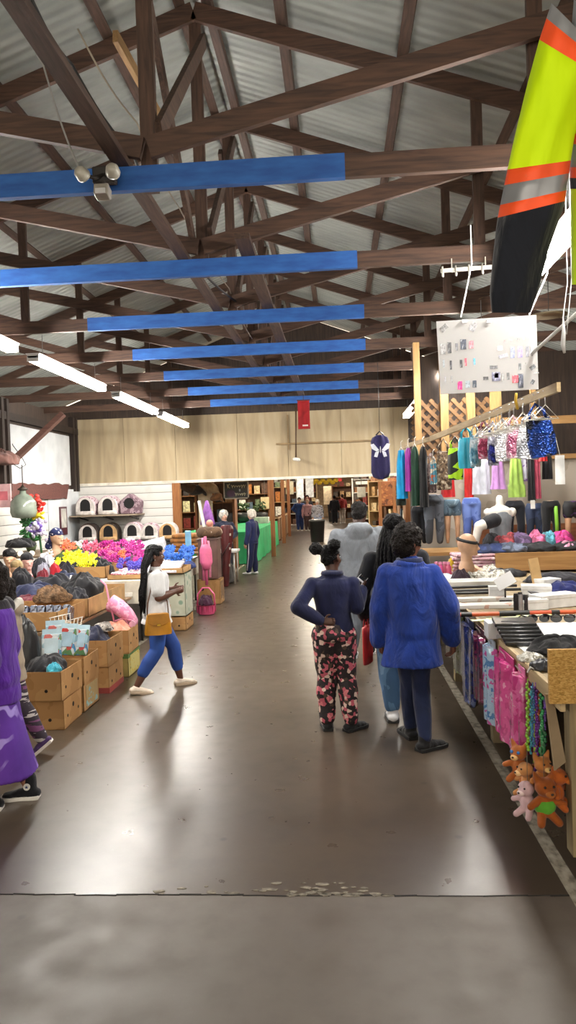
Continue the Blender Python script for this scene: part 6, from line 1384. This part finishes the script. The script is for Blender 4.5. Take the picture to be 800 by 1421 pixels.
# security light on the nearest truss
r = thing('security_light', 'twin white floodlight with motion sensor on the nearest truss', 'security light', at(143, 245, 4.5), 0)
b = MB(); b.box((0, .04, .02), (.14, .06, .1)); b.build('mount_box', plain('26211e', .6), r, bevel=.008)
for s, px, py in ((-1, 116, 244), (1, 157, 240)):
    c = at(px, py, 4.42)-V(r.location); b = MB(); q = MB(); q.lathe([(.022, .055), (.036, .04), (.044, 0), (.038, -.016), (.024, -.01), (.002, -.006)], (0, 0, 0), 20)
    b.add(q.v, q.f, Matrix.Translation(c) @ Euler((R(65), 0, R(-25 if s < 0 else 8))).to_matrix().to_4x4()); lp = b.build('lamp_head', plain('a8a498', .3), r, smooth=180)
    b = MB(); b.ell(c+V((0, -.02, -.008)), (.022, .012, .022)); b.build('bulb', plain('8a8376', .2), lp, smooth=180)
    b = MB(); b.tube([c+V((0, .04, .02)), c*.5+V((0, .03, 0)), V((0, .02, .02))], .012, 6); b.build('arm', plain('2a2623', .6), r, smooth=180)
b = MB(); b.box((0, -.02, -.1), (.09, .08, .07), (R(-15), 0, 0)); b.build('motion_sensor', plain('8f8a80', .4), r, bevel=.01); b = MB(); b.box((0, -.065, -.11), (.06, .012, .03)); b.build('sensor_lens', plain('c9c9c9', .2), r); b = MB(); b.tube([(0, .0, -.07), (0, .02, -.02)], .012, 6); b.build('sensor_neck', plain('2a2623', .6), r)

# red banner and pole, butterfly shirt
a_, c_ = at(413, 556, 13.7), at(431, 595, 13.7); r = thing('red_banner', 'small red banner hanging from the last blue beams', 'banner', ((a_.x+c_.x)/2, 13.7, c_.z), 0)
w = (c_.x-a_.x)/2; h = a_.z-c_.z; b = MB(); b.sheet([(0, -w, w), (h*.5, -w*.98, w*.98), (h, -w, w)], .02, 10, .008, 2); b.build('cloth', fabric('8f1c20'), r, smooth=60)
b = MB(); b.box((0, -.02, h), (2*w+.02, .02, .02)); b.build('top_bar', plain('4a1214', .5), r); b = MB(); b.box((w*.2, -.024, h*.12), (w*.9, .003, h*.05)); b.build('white_mark', plain('c9bdb8', .6), r)
b = MB(); b.tube([(0, 0, h), (0, 0, ZB-c_.z+.01)], .005, 5); b.build('cord', plain('2a2220'), r)
b = MB(); b.tube([at(411, 565, 17.3), at(411, 636, 17.3)], .02, 8); b.build('conduit_pipe', plain('5a4430', .6), None, smooth=180, label='thin brown pipe down the plywood wall left of the red banner', cat='pipe')
c = at(412, 637, 17.2); r = thing('wall_camera', 'small white wall camera at the foot of the brown pipe', 'camera', c, 0); b = MB(); b.cap((-.05, 0, 0), (.05, -.06, -.02), .04, .04); b.build('housing', plain('c9c6be', .4), r, smooth=180); b = MB(); b.box((0, .07, .02), (.05, .1, .05)); b.build('mount', plain('6a5a48', .5), r)
c0, c1 = at(515, 640, 11.2), at(542, 640, 11.2); zt, zb = at(528, 604, 11.2).z, at(530, 665, 11.2).z; w = (c1.x-c0.x)/2; h = zt-zb
r = thing('butterfly_shirt', 'navy sleeveless shirt with white butterfly hanging before the plywood wall', 'shirt', ((c0.x+c1.x)/2, 11.2, zb), 0)
b = MB(); b.sheet([(0, -.3*w, .3*w), (.05*h, -.8*w, .8*w), (.16*h, -w, w), (.5*h, -.96*w, .96*w), (.72*h, -.88*w, .88*w), (.86*h, -.95*w, .95*w), (.95*h, -.8*w, .8*w), (h, -.4*w, .4*w)], .12, 18, .008, 2.5); b.build('cloth', fabric('241f48'), r, smooth=70)
b = MB(); b.sheet([(.0, -.25*w, .25*w), (.04*h, -.7*w, .7*w), (.1*h, -.9*w, .9*w), (.2*h, -.95*w, .95*w)], .1, 14); b.build('back_hem', fabric('17153a'), r, smooth=70)
WB_ = plain('c9ccd8', .6)
for s in (-1, 1):
    for P in ([(.02, .0), (.1, .09), (.15, .08), (.13, .02), (.06, -.02)], [(.02, -.01), (.08, -.03), (.1, -.09), (.05, -.1)]):
        b = MB(); b.prism([(s*x*.95, z*1.05+h*.66) for x, z in P], .006, Matrix.Translation((0, -.068, 0))); b.build('butterfly_wing', WB_, r, label='white butterfly wing print')
b = MB(); b.ell((0, -.068, h*.67), (.007, .004, .05)); b.build('butterfly_body', WB_, r, smooth=180)
b = MB(); b.tube([(-.4*w, 0, h), (0, 0, h+.06), (.4*w, 0, h)], .012, 6); b.tube([(0, 0, h+.06), (0, 0, ZB-zb+.01)], .004, 5); b.build('hanger', plain('2a2a2c', .5), r, smooth=180)

# ================================================================== FAR HALL
GF = NT('green_cloth'); GF.set('Base Color', GF.ramp(GF.noise(3, 4), [(.3, '1f9a5c'), (.7, '35b878')])); GF.set('Roughness', .6); GF.bump(GF.noise(5, 4, GF.coord((1, 1, .4)), .8), .4, .05)
r = thing('green_table', 'long table covered with bright green cloth beyond the opening', 'table', (-3.35, 24.2, 0), 0)
b = MB(); b.span((-1.0, -3.6, .84), (1.0, 4.2, .88)); b.build('tabletop', TW, r)
b = MB(); Rg = []
for z, k in ((.02, 1.02), (.3, 1.01), (.6, 1.005), (.89, 1.0), (.9, .98)):
    ring = []
    for i in range(120):
        u = i/120*4; sd = int(u); f = u-sd; X0, Y0 = 1.02*k, 3.95*k
        x, y = [(-X0+2*X0*f, -Y0), (X0, -Y0+2*Y0*f), (X0-2*X0*f, Y0), (-X0, Y0-2*Y0*f)][sd]
        w = .03*math.sin(i*1.3)*(1-z); ring.append(V((x+(w if sd % 2 else 0), .3+y+(0 if sd % 2 else w), z)))
    Rg.append(ring)
b.rings(Rg); b.build('green_cloth', GF.m, r, smooth=60)
for sx in (-.9, .9):
    for sy in (-3.4, 4): b = MB(); b.cyl((sx, sy, 0), (sx, sy, .84), .02); b.build('leg', plain('55534f'), r)
pal = ['8a5a34', 'b08a5c', '5a4030', 'c9b28a', '3a3028', 'd6cfc0', '7a2e26', '4a5a6a', 'a8682c', 'd9c9a0', '2a2624', '6a7a58']
def shelf(label, x, y, w, d, h, n, rz=0, m=None, goods='boxed goods on the hall shelves', gl=None, fill=4, seed=0):
    q = random.Random(seed); m = m or wood('6b4226', '91603a', 2, 2.0); r = thing('shelf_unit', label, 'shelf', (x, y, 0), rz, 'shelf units in the far hall')
    for s in (-1, 1): b = MB(); b.span((s*w/2-.03, -d/2, 0), (s*w/2+.03, d/2, h)); b.build('side_panel', m, r)
    for k in range(n): z = .12+(h-.2)*k/(n-1); b = MB(); b.span((-w/2, -d/2, z), (w/2, d/2, z+.03)); b.build('shelf_board', m, r)
    b = MB(); b.span((-w/2, d/2-.02, .1), (w/2, d/2, h)); b.build('back_panel', wood('4a3020', '6b4830', 2, 2.0), r)
    M = Matrix.Translation((x, y, 0)) @ Matrix.Rotation(rz, 4, 'Z'); step = (h-.2)/(n-1)
    for k in range(n):
        z = .12+(h-.2)*k/(n-1)+.031
        for j in range(fill):
            gw = w/fill*q.uniform(.45, .85); gh = step*q.uniform(.3, .75) if k < n-1 else q.uniform(.1, .3); c = M @ V((-w/2+w*(j+.5)/fill, -.02, z+gh/2))
            MB().box((0, 0, 0), (gw, d*.6, gh)).build('boxed_goods', plain(q.choice(pal), .5, var=.25, ns=14), None, c, rz, bevel=.01, label=gl or 'boxed item on the %s' % label.split(',')[0], cat='goods', group='goods on the '+label.split(',')[0])
shelf('brown shelf unit right behind the sign, left of the opening', -3.25, 19.9, 1.0, .45, 2.3, 5, 0, seed=1)
shelf('tall brown shelf behind the green table, first from the sign', -3.6, 29.4, 1.8, .5, 2.6, 5, 0, seed=2, fill=6)
shelf('tall brown shelf behind the green table, farther left', -6.2, 27.5, 2.4, .5, 2.6, 5, R(10), seed=3, fill=6)
shelf('pale shelf unit along the left side of the far aisle', -3.2, 36.0, 1.6, .5, 2.3, 4, R(0), wood('a88a60', 'c9ab7c', 2), seed=4, fill=5)
shelf('white shelf unit deep in the far hall, left side', -3.6, 44.0, 2.4, .6, 2.7, 5, 0, plain('d2d2cc', .6), seed=5, fill=7)
shelf('orange-brown rack at the left wall of the far hall', -5.6, 22.5, 1.6, .5, 2.4, 5, R(30), M_orange, seed=6, fill=5)
shelf('brown stall shelf on the right of the far aisle, nearest', 1.7, 21.5, 1.2, .5, 2.1, 5, R(-60), seed=7, fill=5)
shelf('pale stall shelf on the right of the far aisle, middle', 1.9, 26.5, 2.0, .5, 2.3, 5, R(-50), wood('a88a60', 'c9ab7c', 2), seed=8, fill=6)
shelf('white stall shelf on the right of the far aisle, farther', 1.7, 33.0, 2.2, .5, 2.5, 5, R(-30), plain('d6d6d0', .6), seed=9, fill=6)
shelf('brown stall shelf deep in the far hall, right side', 2.6, 42.0, 3.2, .5, 2.6, 5, R(-20), seed=10, fill=7)
shelf('low brown stall shelf at the end of the far aisle', .9, 52.0, 2.6, .6, 2.4, 4, 0, seed=11, fill=6)
shelf('tan stall shelf at the end of the far aisle, left side', -3.0, 52.5, 3.0, .6, 2.7, 5, 0, wood('a88a60', 'c9ab7c', 2), seed=12, fill=7)
# orange-brown posts and low fence on the left of the far aisle
for k, (px, Y, lab) in enumerate([(378, 23.0, 'orange-brown timber post beside the sign'), (393, 29.2, 'orange-brown timber post behind the green table'), (401, 34.0, 'orange-brown timber post by the low fence')]):
    c = at(px, 700, Y); b = MB(); b.span((-.065, -.065, 0), (.065, .065, 3.45)); b.build('timber_post', wood('6a4022', '86552e', 2, 3.0), None, (c.x, Y, 0), label=lab, cat='post', group='posts of the far hall')
r = thing('low_fence', 'low brown board fence along the left of the far aisle', 'fence', (-2.45, 33.3, 0), 0)
b = MB(); b.span((-.03, -3.9, .08), (.03, 3.9, .95)); b.build('board_panel', wood('6b4f34', '94744e', 1, 2.0), r)
for k in range(6): b = MB(); b.span((-.06, -3.9+1.52*k, 0), (.06, -3.8+1.52*k, 1.05)); b.build('post', wood('5a3c24', '7d5836', 2), r)
b = MB(); b.span((-.07, -3.95, .95), (.07, 3.95, 1.0)); b.build('top_rail', wood('a08460', 'bfa27a', 1), r)
# black bins in the aisle
def bin_(lab, px, py, h):
    c = fl(px, py); r = thing('trash_bin', lab, 'bin', (c.x, c.y, 0), 0, 'black bins in the far aisle')
    b = MB(); b.lathe([(.24, 0), (.25, .02), (.3, h*.9), (.32, h*.92), (.32, h*.96), (.29, h*.97)], (0, 0, 0), 22); b.build('bin_body', plain('17181a', .5), r, smooth=50)
    b = MB(); b.lathe([(.325, h*.95), (.31, h), (.18, h*1.03), (.16, h*1.02)], (0, 0, 0), 22); b.build('rim', plain('101113', .5), r, smooth=50)
    b = MB(); b.lathe([(.16, h*1.0), (.15, h*.99), (.01, h*.98)], (0, 0, 0), 18); b.build('opening', plain('050506', .8), r)
bin_('nearer black bin standing in the middle of the far aisle', 441, 752, .86); bin_('farther black bin standing in the far aisle', 462, 724, 1.15)
# hanging script sign: illegible pale strokes on a dark board
Y = 18.6; a_, c_ = at(311, 669, Y), at(345, 691, Y); r = thing('hanging_sign', 'dark framed sign with two lines of pale lettering over the green table', 'sign', ((a_.x+c_.x)/2, Y, (a_.z+c_.z)/2), 0); w = c_.x-a_.x; h = a_.z-c_.z
b = MB(); b.box((0, 0, 0), (w, .03, h)); b.build('board', plain('23261f', .5, var=.3), r)
for s in (-1, 1): b = MB(); b.box((s*w/2, -.01, 0), (.03, .05, h+.03)); b.build('frame', plain('a89f8c', .5), r); b = MB(); b.box((0, -.01, s*h/2), (w+.03, .05, .03)); b.build('frame', plain('a89f8c', .5), r)
def script(x0, x1, z, hh, n, m):
    b = MB(); pts = []
    for k in range(n*8+1): u = k/(n*8); pts.append((x0+(x1-x0)*u+.014*math.sin(u*n*6.28), -.022, z+hh*math.sin(u*n*6.28+1.2)*(.6+.4*math.cos(k*1.7))))
    b.tube(pts, .009, 5); b.build('lettering', m, r, smooth=180)
LT = plain('c9c4a8', .6)
b = MB(); b.tube([(-w*.36, -.022, h*.36), (-w*.34, -.022, h*.12)], .012, 5); b.tube([(-w*.26, -.022, h*.38), (-w*.34, -.022, h*.24), (-w*.25, -.022, h*.1)], .012, 5); b.build('lettering', LT, r, smooth=180)
script(-w*.2, w*.4, h*.2, .045, 6, LT); script(-w*.05, w*.4, -h*.28, .045, 5, LT)
b = MB(); b.ell((-w*.22, -.02, -h*.2), (.11, .006, .09)); b.build('painted_patch', plain('4a3348', .6), r); b = MB(); b.ell((w*.15, -.02, -.01), (.02, .008, .035)); b.build('painted_patch', plain('b8c0c8', .6), r)
for s in (-1, 1): b = MB(); b.tube([(s*w*.4, 0, h/2), (s*w*.4, 0, 3.45-r.location.z+.01)], .006, 5); b.build('chain', plain('6a6258', .4, .6), r)
# goods at the opening, left: stuffed brown shapes hung under the header, dark pots on the counter
for k, (px, py, rr, col, lab) in enumerate([(262, 676, .24, '4a3a2e', 'dark brown hanging bundle by the wooden post'), (274, 680, .2, '2f2a26', 'black hanging bundle beside the brown one'), (290, 676, .24, '9a8264', 'tan hanging bundle under the header'), (300, 690, .16, '6a4a30', 'brown hanging shape left of the sign')]):
    c = at(px, py, 18.4); b = MB(); b.ell((0, 0, 0), (rr*1.1, rr*.7, rr*.6), (0, R(20*(-1)**k), 0)); b.cap((rr*.6, 0, .0), (rr*1.1, 0, -rr*.7), rr*.25, rr*.1); b.tube([(0, 0, rr*.4), (0, 0, 3.45-c.z)], .006, 5); blob(b, 'hanging_bundle', fabric(col), None, .02, 2, (.03, 5, 1), loc=c, label=lab, cat='bundle', group='bundles hung by the opening')
b = MB(); b.span((-3.5, 18.7, 0), (-3.15, 18.75, 2.1)); b.build('pale_board', plain('b8a98e', .7), None, label='pale upright board just inside the wooden post', cat='board')
for k, (x, z, lab) in enumerate([(-4.0, .91, 'black pot on the green table, left one'), (-3.5, .91, 'black pot on the green table, middle one'), (-2.9, .91, 'black pot on the green table, right one')]):
    r = thing('black_pot', lab, 'pot', (x, 27.6, z), 0, 'black pots on the green table'); b = MB(); b.lathe([(.2, 0), (.28, .1), (.3, .3), (.26, .36), (.22, .36)], (0, 0, 0), 18); b.build('pot_body', plain('1a1a1c', .4), r, smooth=60)
    b = MB()
    for q in range(26): a = rnd.uniform(0, 6.28); b.ell((.18*math.cos(a), .18*math.sin(a), .4+rnd.uniform(0, .3)), (.09, .04, .03), (rnd.uniform(-1, 1), rnd.uniform(-1, 1), a), 7, 5)
    b.build('leaves', plain('3a4a2a', .7, var=.3), r, smooth=180)
MB().box((0, 0, 0), (.6, .4, .22)).build('white_case', plain('c9ccc4', .5), None, (-2.75, 26.3, 1.012), bevel=.01, label='pale case on the right end of the green table', cat='case')
# hung goods and signs deep in the hall
c = at(448, 667, 44); b = MB()
r = thing('yellow_bunting', 'bright yellow hanging decorations deep in the far hall', 'decoration', c, 0)
for k in range(9): b = MB(); b.ell((-.75+.19*k, 0, -.12*(k % 2)), (.15, .06, .12)); b.build('yellow_ball', plain('d9b41c', .5), r, smooth=180)
b = MB(); b.tube([(-.8, 0, .1), (.9, 0, .1)], .015, 6); b.tube([(0, 0, .1), (0, 0, 3.45-c.z)], .01, 6); b.build('string', plain('8a7a4a'), r)
for k, (px0, px1, py0, py1, Y, col, lab) in enumerate([(424, 436, 664, 690, 43, 'dfe3e6', 'tall white hanging display panel deep in the far hall'), (412, 422, 664, 692, 42, 'cfd6dc', 'pale blue-white display panel left of the white one'), (396, 408, 668, 686, 36, 'd8d3b8', 'cream notice panel over the low fence'), (449, 461, 675, 700, 48, 'd6c4a4', 'tan board at the end of the far aisle'), (470, 475, 664, 668, 40, 'b02a24', 'small red hanging sign deep in the far hall'), (494, 512, 668, 672, 28, 'dcdcd8', 'white hanging card over the right stalls of the far hall'), (496, 508, 676, 690, 27, 'd8d4c8', 'white price board over the right stalls of the far hall'), (362, 374, 690, 706, 28.9, 'c9b48c', 'tan picture board behind the green table')]):
    a_, c_ = at(px0, py0, Y), at(px1, py1, Y); r = thing('hanging_board', lab, 'panel', ((a_.x+c_.x)/2, Y, (a_.z+c_.z)/2), 0, 'panels of the far hall')
    b = MB(); b.box((0, 0, 0), (c_.x-a_.x, .04, a_.z-c_.z)); b.build('panel_board', plain(col, .5), r, bevel=.01)
    b = MB(); b.tube([(0, 0, (a_.z-c_.z)/2), (0, 0, 3.45-r.location.z)], .01, 5); b.build('hanger_cord', plain('5a5248'), r)
# carved brown rack by the clothes
Y = 15.0; a_, c_ = at(527, 668, Y), at(548, 702, Y); r = thing('carved_rack', 'orange-brown patterned wooden rack behind the butterfly shirt', 'rack', ((a_.x+c_.x)/2, Y, c_.z), 0); w = (c_.x-a_.x); h = a_.z-c_.z
b = MB(); b.box((0, 0, h/2), (w, .05, h)); b.build('panel', patches([(0, '5a2f14'), (.42, '8a5024'), (.58, 'a86a34'), (.7, '40220f')], 11, .6, 'noise', .5), r, bevel=.01)
for s in (-1, 1): b = MB(); b.span((s*w/2-.03, -.04, -c_.z), (s*w/2+.03, .04, h)); b.build('post', M_orange, r)
# low stalls on the right beyond the counter
table('low stall table with white goods right of the far aisle', 1.1, 2.6, 11.0, 15.6, .85, WT, nm='stall_table')
for k in range(16):
    MB().box((0, 0, 0), (rnd.uniform(.2, .4), rnd.uniform(.15, .3), rnd.uniform(.08, .4))).build('stall_goods', plain(rnd.choice(['d8d4cc', 'c9a070', '8a5a34', '3a3a44', 'd9d9d6', 'a84a34', 'b89a70']), .5), None, (1.3+.32*(k % 4), 11.4+1.05*(k//4), 1.06), R(rnd.uniform(-20, 20)), bevel=.01, label='box among the mixed goods on the low stall right of the far aisle', cat='goods', group='mixed goods on the low stall')
